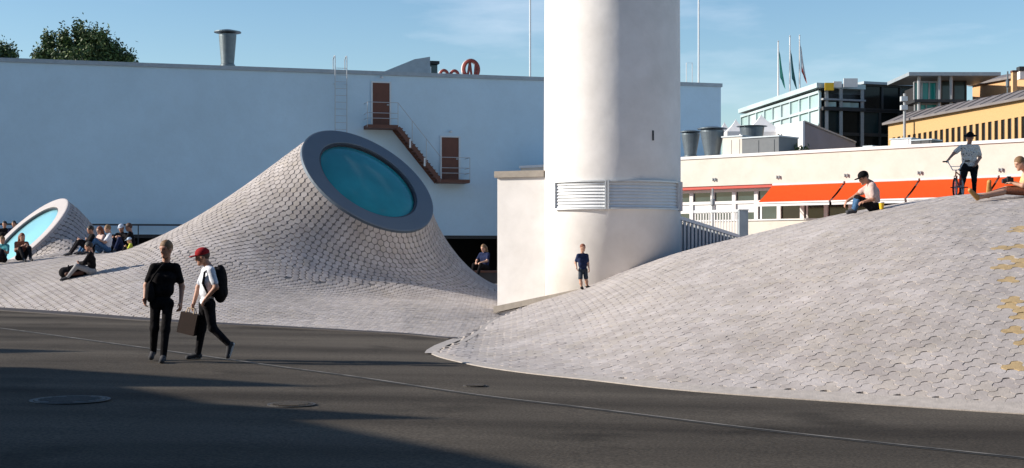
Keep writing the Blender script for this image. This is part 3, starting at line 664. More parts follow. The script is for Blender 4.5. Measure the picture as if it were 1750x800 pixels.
# masts
def mast(px, ybot, Y, label, r=0.05, ztop=26):
    p = at(px, ybot, Y); e = empty('roof_mast', (p.x, p.y, p.z - 0.2)); tag(e, label, 'mast')
    MB().tube([(0, 0, 0), (0, 0, (ztop - p.z) * 0.6), (0, 0, ztop - p.z)], [r, r * 0.9, r * 0.7], 8).build('pole', M_pale, e); MB().box(-0.2, 0.2, -0.2, 0.2, -0.02, 0.06).build('base_plate', M_grey, e)
mast(906, 132, 73, 'tall thin pale mast on the roof just left of the tower'); mast(1194, 138, 78, 'tall thin pale mast on the roof just right of the tower')
p = at(1173, 138, 79); e = empty('roof_bracket', p); tag(e, 'small pale pipe frame on the roof right of the tower', 'pipe frame'); MB().tube([(0, 0, -0.2), (0, 0, 1.0), (0.33, 0, 1.0), (0.33, 0, -0.2)], 0.025, 6).build('hoop', M_pale, e); MB().box(-0.1, 0.43, -0.1, 0.1, -0.25, -0.2).build('foot', M_grey, e)
# neon sign on the far roof edge, seen from behind
e = empty('roof_sign', WB.P + WB.d * WB.loc(752, 128, 8)[0] + WB.n * 8 + Vector((0, 0, zt)), WB.a); tag(e, 'red neon roof letters seen from behind, one tall round letter', 'sign')
def sx(px): return WB.loc(px, 128, 8)[0] - WB.loc(752, 128, 8)[0]
def sz(py): return WB.loc(790, py, 8)[1] - zt
cx, rz_, rx_ = sx(805), (sz(103) - sz(133)) / 2, (sx(818) - sx(793)) / 2; cz = sz(118)
M_neon = mat('sign_red', (0.30, 0.05, 0.035), 0.5, 0.2, 8); M_neonw = mat('sign_white', (0.70, 0.62, 0.58), 0.5, 0.05, 8)
ringp = [(cx + rx_ * math.cos(a), 0, cz + rz_ * math.sin(a)) for a in np.linspace(0, 2 * math.pi, 33)]
MB().tube(ringp, 0.10, 6, False).build('letter', M_neon, e); MB().tube([(x * 1.0, 0.08, z) for x, y, z in ringp], 0.13, 6, False).build('letter_backing', M_neonw, e)
for (a, b_) in (((799, 131), (803, 106)), ((803, 106), (806, 131)), ((811, 131), (813, 108))): MB().bar((sx(a[0]), 0, sz(a[1])), (sx(b_[0]), 0, sz(b_[1])), 0.11, 0.11).build('letter', M_neon, e)
for cxp in (759, 777):
    q = [(sx(cxp) + 0.22 * math.cos(a), 0, sz(130) + 0.28 * math.sin(a)) for a in np.linspace(-0.4, 3.6, 14)]
    MB().tube(q, 0.075, 6).build('letter', M_neon, e); MB().tube([(x, 0.09, z) for x, y, z in q], 0.10, 6).build('letter_backing', M_neonw, e)
MB().box(sx(752), sx(822), 0.2, 0.26, -0.3, -0.15).build('sign_rack', M_grey, e)

# ------------------------------------------------------------------ tower
TY = 35.4; TX = (1046 - 875) / FOC * TY; TR = 116.5 / FOC * TY; THT = 27.0
tw = empty('round_tower', (TX, TY, 0)); tag(tw, 'tall round white plastered chimney tower with a louvred band', 'tower')
MB().lathe([(TR * 1.0, -0.2), (TR, 4.0), (TR * 0.985, 9.0), (TR * 0.95, 18), (TR * 0.93, THT - 0.5), (TR * 1.0, THT - 0.5), (TR * 1.0, THT)], n=128).build('shaft', M_white, tw, True)
fa = math.atan2(-TY, -TX)   # direction from the tower towards the plaza
def arcbox(a0, a1, z0, z1, r0, r1, name, m, parent, n=24):
    v = []; f = []
    for i in range(n + 1):
        a = fa + a0 + (a1 - a0) * i / n; c, s_ = math.cos(a), math.sin(a)
        v += [(r0 * c, r0 * s_, z0), (r1 * c, r1 * s_, z0), (r1 * c, r1 * s_, z1), (r0 * c, r0 * s_, z1)]
    for i in range(n):
        for k in range(4): f.append((4 * i + k, 4 * i + (k + 1) % 4, 4 * i + 4 + (k + 1) % 4, 4 * i + 4 + k))
    f += [(0, 3, 2, 1), (4 * n, 4 * n + 1, 4 * n + 2, 4 * n + 3)]
    return mobj(name, v, f, m, parent)
def ang(px): return math.asin((px - 1046) / 116.5)
zl0 = CAMZ + (430 - 355) / FOC * 33.9; zl1 = CAMZ + (430 - 311) / FOC * 33.9
M_louv = mat('louvre_metal', (0.74, 0.75, 0.76), 0.45, 0.05, 3)
for (pa, pb, ns_) in ((955, 1036, 8), (1040, 1152, 8)):
    A0, A1 = ang(pa), ang(pb)
    lou = arcbox(A0, A1, zl0, zl1, TR + 0.002, TR + 0.012, 'louvre_panel', M_pale, tw)
    for k in range(ns_):
        z0 = zl0 + (zl1 - zl0) * (k + 0.12) / ns_; z1 = zl0 + (zl1 - zl0) * (k + 0.80) / ns_
        v = []; f = []; n = 20
        for i in range(n + 1):
            a = fa + A0 + (A1 - A0) * i / n; c, s_ = math.cos(a), math.sin(a)
            for (r, z) in ((TR + 0.013, z1), (TR + 0.016, z1 + 0.008), (TR + 0.045, z0 + 0.006), (TR + 0.04, z0)): v.append((r * c, r * s_, z))
        for i in range(n):
            for q in range(4): f.append((4 * i + q, 4 * i + (q + 1) % 4, 4 * i + 4 + (q + 1) % 4, 4 * i + 4 + q))
        mobj('louvre_slat', v, f, M_louv, lou)
    for (za, zb_) in ((zl0 - 0.04, zl0), (zl1, zl1 + 0.04)): arcbox(A0, A1, za, zb_, TR + 0.001, TR + 0.085, 'louvre_frame', M_pale, lou)
    for aa in (A0, A1): arcbox(aa - 0.012, aa + 0.012, zl0 - 0.04, zl1 + 0.04, TR + 0.003, TR + 0.09, 'louvre_frame', M_pale, lou, 2)
arcbox(ang(1156), ang(1162), zl0 - 0.05, zl1 + 0.05, TR + 0.002, TR + 0.05, 'service_panel', M_flash, tw, 4)
zv = CAMZ + (430 - 234) / FOC * 34.1; arcbox(ang(1111.5), ang(1114), zv - 0.10, zv + 0.14, TR - 0.05, TR + 0.015, 'vent_slot', M_mull, tw, 3)
arcbox(-1.3, 1.55, 0.0, 0.34 + 0.0, TR - 0.02, TR + 0.01, 'plinth', M_mull, tw, 30)  # dark band painted in for the shadow gap at the tower foot
# low block beside the tower
BA = R_(-22); LB = Vector(((850 - 875) / FOC * 35.65, 35.65, 0)); blen = 1.28
lb = empty('low_block', LB, BA); tag(lb, 'low white plastered block with stone coping left of the tower', 'wall block')
ztb = CAMZ + (430 - 303) / FOC * 35.4; ztc = CAMZ + (430 - 292) / FOC * 35.4
MB().box(0, blen, 0, 2.6, -0.1, ztb).build('wall', M_white, lb); MB().box(-0.06, blen, -0.07, 2.66, ztb + 0.001, ztc).build('coping', M_stone, lb)
qA = at(843, 524, 34.5); qB = at(1010, 489.5, 33.45); qA1 = at(843, 535, 34.5); qB1 = at(1010, 497, 33.45); bk_ = Vector((0.4, 1.2, 0)); o = LB
wp = empty('sloping_wall', (qA.x, qA.y, 0)); tag(wp, 'short white wall with a sloping stone ledge at the foot of the tower', 'wall'); o = Vector((qA.x, qA.y, 0))
def slab(a, b_, c, d_, back, name, m): MB().poly([a - o, b_ - o, b_ + back - o, a + back - o, c - o, d_ - o, d_ + back - o, c + back - o], [(0, 3, 2, 1), (4, 5, 6, 7), (0, 1, 5, 4), (1, 2, 6, 5), (2, 3, 7, 6), (3, 0, 4, 7)]).build(name, m, wp)
slab(qA1, qB1, qA, qB, bk_, 'ledge', M_stone)
fo = Vector((0.09, 0.05, 0)); a_ = qA1 + fo; c_ = qB1 + fo
slab(Vector((a_.x, a_.y, -0.3)), Vector((c_.x, c_.y, -0.3)), a_ - Vector((0, 0, 0.003)), c_ - Vector((0, 0, 0.003)), bk_ * 0.8, 'wall_face', M_white)

# ------------------------------------------------------------------ right building
WR = Plane((7.44, 62, 0), -42)
rb = empty('low_building', WR.P, WR.a); tag(rb, 'long low cream building with window band and orange awnings', 'building')
rx0 = -9.0; rx1 = WR.loc(1750, 300)[0] + 9.0
def rz(py, px=1400): return WR.loc(px, py)[1]
zc1 = WR.loc(1163, 271)[1]; zcw = WR.loc(1163, 325)[1]; zw1 = WR.loc(1163, 331)[1]; zw0 = WR.loc(1290, 375)[1]
print('low building heights', zc1, zcw, zw1, zw0)
ztr0 = WR.loc(1200, 350)[1]; ztr1 = WR.loc(1200, 345)[1]
MB().box(rx0, rx1, -0.5, 14, zcw + 0.10, zc1 - 0.10).build('fascia_wall', M_cream, rb)
MB().box(rx0 - 0.05, rx1 + 0.05, -0.56, 14, zc1 - 0.10, zc1 + 0.02).build('coping', M_tent, rb)
MB().box(WR.loc(1440, 260)[0], rx1, 4.0, 13.5, zc1 - 0.05, zc1 + 0.16).build('upper_roof_step', M_cream, rb)
MB().box(WR.loc(1440, 260)[0] - 0.05, rx1, 3.94, 13.6, zc1 + 0.161, zc1 + 0.22).build('upper_coping', M_tent, rb)
MB().box(rx0, rx1, -0.45, 0.3, zcw - 0.03, zcw + 0.098).build('soffit_beam', M_red, rb)
MB().box(rx0, rx1, -0.1, 0.3, -0.2, zw0 - 0.06).build('base_wall', M_cream, rb)
MB().box(rx0, rx1, -0.16, 0.3, zw0 - 0.058, zw0).build('window_sill', M_tent, rb)
MB().box(rx0, rx1, 2.0, 2.2, zw0, zcw - 0.031).build('inner_wall', mat('dim_room', (0.06, 0.05, 0.04), 0.9, 0.3, 1.0), rb)
MB().box(rx0, rx1, -0.02, 0.12, ztr0, ztr1).build('transom', M_tent, rb); MB().box(rx0, rx1, -0.02, 0.12, zw1, zcw - 0.032).build('window_head', M_tent, rb)
wpx = []
xx = WR.loc(1182, 360)[0]; pit = WR.loc(1218, 360)[0] - xx
k = -9
while xx + k * pit < rx1 - 1:
    a = xx + k * pit; MB().box(a - 0.09, a + 0.09, -0.04, 0.14, zw0, ztr0 - 0.001).build('mullion', M_tent, rb); MB().box(a - 0.09, a + 0.09, -0.04, 0.14, ztr1 + 0.001, zw1 - 0.001).build('mullion', M_tent, rb)
    for (z0, z1, m) in ((zw0, ztr0, M_wind if k > 3 else M_win), (ztr1, zw1, M_win)):
        wn = MB().box(a + 0.0901, a + pit - 0.0901, 0.05, 0.07, z0 + 0.001, z1 - 0.001).build('window_pane', m, rb)
    if k < 3: MB().box(a + 0.10, a + pit - 0.10, 0.03, 0.049, zw0 + (ztr0 - zw0) * 0.45, ztr0 - 0.01).build('roller_blind', M_tent, rb)
    elif k % 2: MB().box(a + 0.15, a + 0.25, 0.03, 0.049, zw0 + 0.01, ztr0 - 0.01).build('casement', M_tent, rb)
    k += 1
for pxm in (1218, 1327, 1443, 1568, 1706):
    a, z = WR.loc(pxm, 304 if pxm < 1300 else 300 if pxm < 1500 else 296); a, z = WR.loc(pxm, {1218: 307, 1327: 303, 1443: 300, 1568: 295.5, 1706: 290.5}[pxm], -0.5)
    fx = MB().box(a + 0.02, a + 0.18, -0.52, -0.503, z - 0.03, z + 0.03).build('lamp_bracket', M_pale, rb)
    for q in (0.0, 0.12): MB().lathe([(0.02, z - 0.07), (0.032, z - 0.05), (0.032, z + 0.05), (0.02, z + 0.07)], (a + q + 0.04, -0.55), 8).build('twin_lamp', M_grey, fx)
# awnings
aw = [1310, 1435, 1563, 1699, 1850]
for i in range(4):
    names = ['awning nearest the tower, left end of the orange row', 'second orange awning from the left, behind the seated man in a cap', 'third orange awning, left of the man with the bicycle', 'last orange awning at the right edge behind the reclining person']
    a0, a1 = WR.loc(aw[i] + 9, 322, -0.6)[0], WR.loc(aw[i + 1] + 6, 315, -0.6)[0]
    e = empty('awning', WR.P + WR.d * a0 + Vector((0, 0, zcw)), WR.a); tag(e, names[i], 'awning', 'orange awnings on the low building')
    wd = a1 - a0 - 0.025; dp = 1.15; dr = 0.76
    v = []; n = 12
    for j in range(n + 1):
        t = j / n
        for kx in range(9): v.append((wd * kx / 8, -0.52 - dp * t, 0.05 - dr * t - 0.05 * math.sin(math.pi * t) * (0.6 + 0.4 * math.sin(math.pi * kx / 8))))
    f = [(j * 9 + q, j * 9 + q + 1, (j + 1) * 9 + q + 1, (j + 1) * 9 + q) for j in range(n) for q in range(8)]
    mobj('canvas', v, f, M_orange, e, True)
    MB().box(0, wd, -0.56 - dp, -0.50 - dp, 0.0 - dr, 0.06 - dr).build('front_bar', M_tent, e)
    MB().poly([(0, -0.52 - dp, -dr - 0.001), (wd, -0.52 - dp, -dr - 0.001), (wd, -0.52 - dp, -dr - 0.11), (0, -0.52 - dp, -dr - 0.11)], [(0, 1, 2, 3)]).build('valance', M_tent, e)
    for xx in (0.05, wd - 0.05): MB().tube([(xx, -0.5, -0.25), (xx, -0.5 - dp * 0.95, -dr + 0.0)], 0.016, 6).build('arm', M_pale, e)
    MB().tube([(0, -0.52, 0.05), (wd, -0.52, 0.05)], 0.05, 8).build('roller', M_tent, e)
# roof equipment
G = 'mushroom vents on the low building roof'
vent(1180, 222, 268, 26, WR, 2.4, 'squat round roof vent touching the tower edge', G, wb=0.6); vent(1217, 216, 268, 34, WR, 2.2, 'wide tapered round roof vent between the small vent and pale box', G, wb=0.6)
def rbox(name, px0, px1, py0, py1, off, dpt, m, label, cat):
    x0, z0 = WR.loc(px0, py1, off); x1, _ = WR.loc(px1, py1, off); z1 = WR.loc((px0 + px1) / 2, py0, off)[1]
    e = empty(name, WR.P + WR.d * x0 + WR.n * off + Vector((0, 0, z0 - 0.3)), WR.a); tag(e, label, cat); w_ = x1 - x0; h = z1 - z0 + 0.3
    MB().box(0, w_, 0, dpt, 0, h - 0.06).build('casing', m, e); MB().box(-0.05, w_ + 0.05, -0.05, dpt + 0.05, h - 0.059, h).build('lid', M_flash, e)
    MB().box(w_ * 0.12, w_ * 0.46, -0.02, -0.003, h * 0.3, h * 0.85).build('access_panel', m, e); MB().box(w_ * 0.54, w_ * 0.88, -0.02, -0.003, h * 0.3, h * 0.85).build('access_panel', m, e)
rbox('roof_unit', 1235, 1268, 232, 268, 2.0, 1.4, M_cream, 'pale boxy roof unit on the low building', 'roof unit'); rbox('roof_unit', 1268, 1331, 233, 267, 1.8, 1.6, mat('slate_sheet', (0.10, 0.11, 0.12), 0.6, 0.1, 4), 'dark grey boxy roof unit on the low building beside a shrub', 'roof unit')
vent(1285, 214, 240, 36, WR, 4.2, 'flat capped vent rising behind the dark roof unit', G, wb=0.85)
rbox('roof_hatch', 1477, 1490, 249, 256, 2.0, 0.5, M_black, 'tiny dark hatch on the cream roof edge', 'roof hatch')
rbox('skylight_box', 1558, 1592, 238, 246, 12, 1.0, M_mull, 'low dark rooflight box below the yellow brick windows', 'rooflight'); 
rbox('roof_unit', 1522, 1557, 236, 247, 12, 1.2, M_tent, 'low white roof unit in front of the yellow brick corner', 'roof unit')

# leaves and trees
def leafmesh(name, pts, size, mats, parent, seed=0):
    r = np.random.default_rng(seed); n = len(pts); a = r.normal(size=(n, 3)); a /= np.linalg.norm(a, axis=1, keepdims=True); b = np.cross(a, r.normal(size=(n, 3))); b /= np.linalg.norm(b, axis=1, keepdims=True)
    s = size * r.uniform(0.6, 1.3, (n, 1)); P = np.asarray(pts)
    v = np.concatenate([P - a * s, P + b * s * 0.5, P + a * s, P - b * s * 0.5], 1).reshape(-1, 3)
    return mobj(name, v, [(4 * i, 4 * i + 1, 4 * i + 2, 4 * i + 3) for i in range(n)], mats, parent, midx=r.integers(0, len(mats), n))
def tree(loc, h, lobes, label, seed, n=5000, leaf=0.12):
    e = empty('tree', loc); tag(e, label, 'tree', 'trees behind the white building'); r = np.random.default_rng(seed)
    b = MB().tube([(0, 0, 0), (0.1, 0, h * 0.3), (0, 0.1, h * 0.55), (0.1, 0, h * 0.8)], [0.28, 0.22, 0.15, 0.06], 8); b.build('trunk', M_bark, e)
    pts = []
    for (lx, ly, lz, rx, rzz) in lobes:
        MB().tube([(0, 0.05, h * 0.4), (lx * 0.5, ly * 0.5, (lz - rzz + h * 0.4) / 2), (lx, ly, lz)], [0.10, 0.07, 0.02], 6).build('limb', M_bark, e)
        m = int(n * rx * rzz / sum(q[3] * q[4] for q in lobes)); 
        for sub in range(max(6, m // 70)):
            d = r.normal(size=3); d /= np.linalg.norm(d); c = np.array([lx, ly, lz]) + d * np.array([rx, rx, rzz]) * r.uniform(0.2, 1.0) ** 0.5
            c[2] += 0
            sz_ = r.uniform(0.13, 0.22); pts.append(c + r.normal(size=(70, 3)) * np.array([sz_, sz_, sz_ * 1.6]))
    leafmesh('crown', np.concatenate(pts), leaf, [M_leaf, M_leaf, M_leafd], e, seed)
tp = at(140, 100, 88)
mpp = 88 / FOC
def lobe(px, py, rx, rz_, dy=0): q = at(px, py, 88); return (q.x - tp.x, dy, q.z, rx, rz_)
tree((tp.x, 88, 0), 14.0, [lobe(112, 76, 0.36, 1.2), lobe(134, 74, 0.34, 1.2, 0.4), lobe(84, 82, 0.36, 1.0), lobe(150, 80, 0.3, 1.0), lobe(164, 84, 0.32, 1.0), lobe(180, 83, 0.34, 1.0, -0.3), lobe(198, 97, 0.36, 0.8), lobe(140, 105, 1.6, 1.2), lobe(68, 103, 0.5, 0.5), lobe(215, 108, 0.5, 0.6), lobe(175, 108, 1.0, 0.9)], 'dense green pointed tree crown rising behind the white wall', 3, 26000, 0.11)
tp2 = at(-25, 100, 90); tp_s = tp; tp = tp2
tree((tp2.x, 90, 0), 14.0, [lobe(-25, 88, 0.8, 0.9), lobe(0, 95, 0.35, 0.6), lobe(-50, 92, 0.9, 1.0)], 'sliver of a tree crown at the far left edge above the wall', 5, 9000, 0.11)
sp = Vector(WR.P + WR.d * WR.loc(1345, 262, 3)[0] + WR.n * 3 + Vector((0, 0, WR.loc(1345, 262, 3)[1] - 0.2)))
e = empty('roof_shrub', sp); tag(e, 'small leafy shrub in a trough on the cream roof', 'shrub'); r = np.random.default_rng(11)
pts = np.concatenate([r.normal(size=(60, 3)) * 0.13 + np.array(c) for c in [(-0.3, 0, 0.75), (-0.15, 0, 0.5), (0.1, 0, 0.35), (0.35, 0, 0.3), (0.6, 0, 0.22), (-0.2, 0, 0.3), (0.8, 0, 0.25)]])
leafmesh('foliage', pts, 0.09, [M_leaf, M_leafd], e, 4); MB().box(-0.5, 1.1, -0.15, 0.15, 0, 0.2).build('trough', M_mull, e)
for k in range(4): MB().tube([(-0.3 + k * 0.3, 0, 0.2), (-0.28 + k * 0.3, 0, 0.5)], 0.015, 5).build('stem', M_bark, e)

# fences right of the tower
def fence(name, pa, pb, ta, tb, ba, bbm, n, wd, m, label, gap=None, slat=0.6):
    A = Vector(pa); B = Vector(pb); e = empty(name, (A.x, A.y, ba)); tag(e, label, 'fence'); d = B - A; d.z = 0; Ln = d.length; d.normalize()
    o = Vector((A.x, A.y, ba))
    for k in range(n):
        t = (k + 0.5) / n; q = A.lerp(B, t); zt_ = ta + (tb - ta) * t; w_ = Ln / n * slat
        b0 = Vector((q.x, q.y, ba)) - o; 
        MB().bar(b0 + Vector((0, 0, 0)), b0 + Vector((0, 0, zt_ - ba - 0.05)), w_, 0.03, (-d.y, d.x, 0)).build('picket', m, e)
    MB().bar(Vector((A.x, A.y, ta)) - o, Vector((B.x, B.y, tb)) - o, 0.09, 0.09).build('top_rail', M_pale, e)
    return e
fA, fB = at(1160, 378, 36.9), at(1262, 406, 41.0)
e = fence('metal_fence', (fA.x, fA.y, 0), (fB.x, fB.y, 0), at(1160, 372, 36.9).z, at(1262, 404, 41.0).z, 0.9, 0, 17, 0, M_flash, 'shaded sloping metal slat fence beside the tower')
A = Vector((fA.x, fA.y + 0.06, 0.8)); B = Vector((fB.x, fB.y + 0.06, 0.8)); o = Vector((fA.x, fA.y, 0.9))
MB().poly([A - o, B - o, Vector((B.x, B.y, fB.z - 0.05)) - o, Vector((A.x, A.y, fA.z - 0.05)) - o], [(0, 1, 2, 3)]).build('backing_sheet', M_flash, e)
fA, fB = at(1186, 362, 50), at(1262, 360, 49)
fence('white_railing', (fA.x, fA.y, 0), (fB.x, fB.y, 0), fA.z, fB.z, 1.2, 0, 16, 0, M_tent, 'sunlit white picket railing in front of the window band', slat=0.4)
p = at(1270, 400, 45); e = empty('gate_post', (p.x, p.y, 1.0)); tag(e, 'broad grey metal post at the end of the sloping fence', 'post'); zz = at(1270, 358, 45).z - 1.0
MB().box(-0.14, 0.14, -0.14, 0.14, 0, zz - 0.03).build('shaft', M_flash, e); MB().box(-0.16, 0.16, -0.16, 0.16, zz - 0.029, zz).build('cap', M_pale, e)
p = at(1218, 350, 54); e = empty('lamp_post', (p.x, p.y, 1.0)); tag(e, 'slim pale lamp post behind the white railing', 'lamp post'); MB().tube([(0, 0, 0), (0, 0, at(1218, 322, 54).z - 1)], 0.04, 8).build('pole', M_grey, e); MB().lathe([(0.05, at(1218, 352, 54).z - 1), (0.09, at(1218, 350, 54).z - 1), (0.09, at(1218, 342, 54).z - 1), (0.05, at(1218, 340, 54).z - 1)], n=10).build('lamp_head', M_grey, e)

# ------------------------------------------------------------------ far buildings
def facade(e, A, B, z0, z1, nc, rows, gm, mull, th=0.12, parent_wall=None, rng_=None, pane_off=0.0):
    """a glazed face between plan points A and B: one pane part per cell, mullions and slabs proud of it"""
    A = Vector(A); B = Vector(B); d = (B - A); Ln = d.length; d.normalize(); nn = Vector((d.y, -d.x, 0)); o = Vector(e.location)
    zs = [z0 + (z1 - z0) * k / rows for k in range(rows + 1)]
    def q(s, z, off): v = A + d * s + nn * off; return Vector((v.x, v.y, z)) - o
    rr = random.Random(int(Ln * 10))
    for c in range(nc):
        s0, s1 = Ln * c / nc + th / 2, Ln * (c + 1) / nc - th / 2
        for k in range(rows):
            m = gm[rr.randrange(len(gm))] if isinstance(gm, list) else gm
            MB().poly([q(s0, zs[k] + th / 2, pane_off), q(s1, zs[k] + th / 2, pane_off), q(s1, zs[k + 1] - th / 2, pane_off), q(s0, zs[k + 1] - th / 2, pane_off)], [(0, 1, 2, 3)]).build('window_pane', m, e)
    for c in range(nc + 1): MB().bar(q(Ln * c / nc, z0, 0.05), q(Ln * c / nc, z1, 0.05), th, 0.2, tuple(nn)).build('mullion', mull, e)
    for k in range(rows + 1): MB().bar(q(0, zs[k], 0.08), q(Ln, zs[k], 0.08), 0.2, th * 1.4).build('floor_edge', mull, e)
# glass office block
cA = at(1402, 145, 120); cL = at(1268, 190, 142); cR = at(1600, 142, 124); gzt = cA.z
e = empty('glass_block', (cA.x, cA.y, 0)); tag(e, 'dark glass office block with a pale green glazed wing', 'building')
facade(e, (cL.x, cL.y, 0), (cA.x, cA.y, 0), at(1402, 212, 120).z, gzt - 0.6, 9, 2, [M_paleglass, M_paleglass2, M_paleglass2], M_paleglass2, 0.16)
facade(e, (cA.x, cA.y, 0), (cR.x, cR.y, 0), at(1402, 250, 120).z - 1.0, at(1402, 186, 120).z, 6, 2, [M_blackglass, M_blackglass, M_blackg2], M_mull, 0.2)
facade(e, (cA.x + (cR.x - cA.x) * 0.36, cA.y + (cR.y - cA.y) * 0.36, 0), (cR.x, cR.y, 0), at(1402, 185, 120).z, gzt + 0.2, 4, 1, [M_blackg2, M_blackglass], M_mull, 0.2)
dR = Vector((cR.x - cA.x, cR.y - cA.y, 0)).normalized(); nR = Vector((dR.y, -dR.x, 0)); o = Vector(e.location)
def qb(s, z, off): v = Vector((cA.x, cA.y, 0)) + dR * s + nR * off; return Vector((v.x, v.y, z)) - o
LnR = (Vector((cR.x, cR.y, 0)) - Vector((cA.x, cA.y, 0))).length
back = Vector((6, 24, 0))
# solid core, roof
core = [Vector((cL.x + 0.4, cL.y, 0)) - o, Vector((cA.x + 0.35, cA.y + 0.35, 0)) - o, Vector((cR.x, cR.y + 0.35, 0)) - o, Vector((cR.x + 2, cR.y + 22, 0)) - o]
MB().prism([Vector((q.x, q.y, 0)) for q in core], (0, 0, gzt - 0.7)).build('core', M_mull, e)
roofp = [Vector((cL.x - 0.4, cL.y, 0)) - o, Vector((cA.x - 0.4, cA.y - 0.4, 0)) - o, Vector((cA.x, cA.y, 0)) - o + dR * LnR * 0.36 + nR * 0.4, Vector((cR.x, cR.y, 0)) - o + dR * LnR * -0.62, Vector((cL.x + 6, cL.y + 2, 0)) - o]
MB().prism([Vector((q.x, q.y, gzt - 0.28)) for q in roofp[:3] + [roofp[4]]], (0, 0, 0.42)).build('roof', M_paleglass2, e)
MB().prism([Vector((q.x, q.y, gzt + 0.2)) for q in (qb(LnR * 0.34, 0, 0.5), qb(LnR, 0, 0.5), qb(LnR, 0, -8), qb(LnR * 0.34, 0, -8))], (0, 0, 0.22)).build('roof', M_flash, e)
for s in (0.04, 0.16, 0.34): MB().bar(qb(LnR * s, 0, 0.2), qb(LnR * s, gzt - 0.3, 0.2), 0.28, 0.28).build('column', M_grey, e)
for k, z in enumerate((at(1402, 186, 120).z, at(1402, 170, 120).z)): MB().bar(qb(0, z, 0.25), qb(LnR * 0.36, z, 0.25), 0.4, 0.3 if k == 0 else 0.15).build('balcony_slab', M_mull if k == 0 else M_grey, e)
for s in (0.08, 0.20, 0.27): MB().box(qb(LnR * s, 0, 0).x - 0.5, qb(LnR * s, 0, 0).x + 0.5, qb(LnR * s, 0, 0).y - 0.15, qb(LnR * s, 0, 0).y, at(1402, 182, 120).z, at(1402, 174, 120).z).build('balcony_panel', M_paleglass, e)
q0 = qb(0.05, at(1402, 156, 120).z, 0.6); MB().box(q0.x, q0.x + 0.75, q0.y - 0.1, q0.y, q0.z, q0.z + 0.65).build('yellow_sign', M_yel, e)
q0 = qb(0.9, at(1402, 150, 120).z, 0.6); MB().box(q0.x, q0.x + 0.7, q0.y - 0.1, q0.y, q0.z, q0.z + 0.5).build('white_sign', M_tent, e)
q0 = qb(1.9, at(1402, 149, 120).z, 0.6); MB().box(q0.x, q0.x + 1.2, q0.y - 0.1, q0.y, q0.z, q0.z + 0.75).build('white_sign', M_tent, e)
# flags
for (px_, ytop, yb_, m, lab) in ((1330, 72, 165, M_flagg, 'left flagpole with a limp green flag'), (1350, 63, 158, M_flagd, 'middle flagpole with a dark green flag'), (1366.5, 62, 158, M_flagw, 'right flagpole with a limp white and red flag')):
    a = at(px_, yb_, 138); b_ = at(px_, ytop, 138); e = empty('flagpole', (a.x, a.y, a.z - 1.5)); tag(e, lab, 'flagpole', 'flagpoles above the glass wing'); h = b_.z - a.z + 1.5
    MB().tube([(0, 0, 0), (0, 0, h)], [0.10, 0.06], 8).build('pole', M_tent, e); MB().lathe([(0.02, h), (0.1, h + 0.08), (0.0, h + 0.18)], n=8).build('finial', M_pale, e)
    v = []; nk = 10
    top = h - 0.6 if m is not M_flagd else h - 1.2
    for k in range(nk + 1):
        t = k / nk; z = top - 2.9 * t
        for j in range(5): v.append((0.07 + j * 0.05 + 0.40 * t * (0.3 + 0.2 * j), 0.10 * math.sin(j * 1.9 + t * 3), z - j * 0.30))
    f_ = [(k * 5 + j, k * 5 + j + 1, (k + 1) * 5 + j + 1, (k + 1) * 5 + j) for k in range(nk) for j in range(4)]
    mobj('flag', v, f_, [m, M_red], e, True, midx=[1 if (m is M_flagw and k >= 8) else 0 for k in range(nk) for j in range(4)])
# flat roof pavilion
pA = at(1562, 143, 112); pB = at(1664, 143, 112); e = empty('roof_pavilion', (pA.x, pA.y, 0)); tag(e, 'glass pavilion with a thin flat overhanging roof above the yellow building', 'pavilion')
pz = at(1600, 133, 112).z; zl_ = at(1600, 172, 112).z
facade(e, (pA.x, 112, 0), (at(1600, 143, 112).x, 112, 0), zl_, pz - 0.35, 3, 1, M_tealp, M_grey, 0.1)
facade(e, (at(1600, 143, 112).x + 0.02, 114, 0), (pB.x, 114, 0), zl_ - 1, pz, 3, 1, [M_blackg2, M_win], M_mull, 0.1)
facade(e, (pA.x, 111.8, 0), (at(1600, 143, 112).x, 111.8, 0), at(1600, 192, 112).z, zl_ - 0.3, 2, 1, M_tealp, M_grey, 0.1)
MB().box(at(1600, 143, 112).x - pA.x, pB.x - pA.x, 2.1, 9, 0, pz - 0.02).build('core', M_mull, e); x0 = at(1545, 130, 112).x - pA.x; MB().box(x0, at(1700, 130, 112).x - pA.x, -1.4, 5, pz, pz + 0.28).build('roof', M_flash, e)
for px_ in (1571, 1606, 1626): q0 = at(px_, 140, 111).x - pA.x; MB().tube([(q0, -0.9, at(1600, 190, 111).z), (q0, -0.9, pz)], 0.14, 8).build('column', M_grey, e)
MB().box(-0.3, at(1640, 170, 112).x - pA.x, -1.2, 2.0, zl_ - 0.25, zl_ - 0.02).build('balcony_slab', M_mull, e)
p = at(1546, 180, 106); e = empty('lamp_mast', (p.x, p.y, 6)); tag(e, 'grey lamp mast with twin heads before the dark glass block', 'lamp mast'); MB().tube([(0, 0, 0), (0, 0, at(1546, 160, 106).z - 6)], 0.11, 8).build('pole', M_grey, e)
for zz in (168, 183): MB().box(-0.3, 0.18, -0.2, 0.2, at(1546, zz + 5, 106).z - 6, at(1546, zz - 3, 106).z - 6).build('lamp_head', M_pale, e)
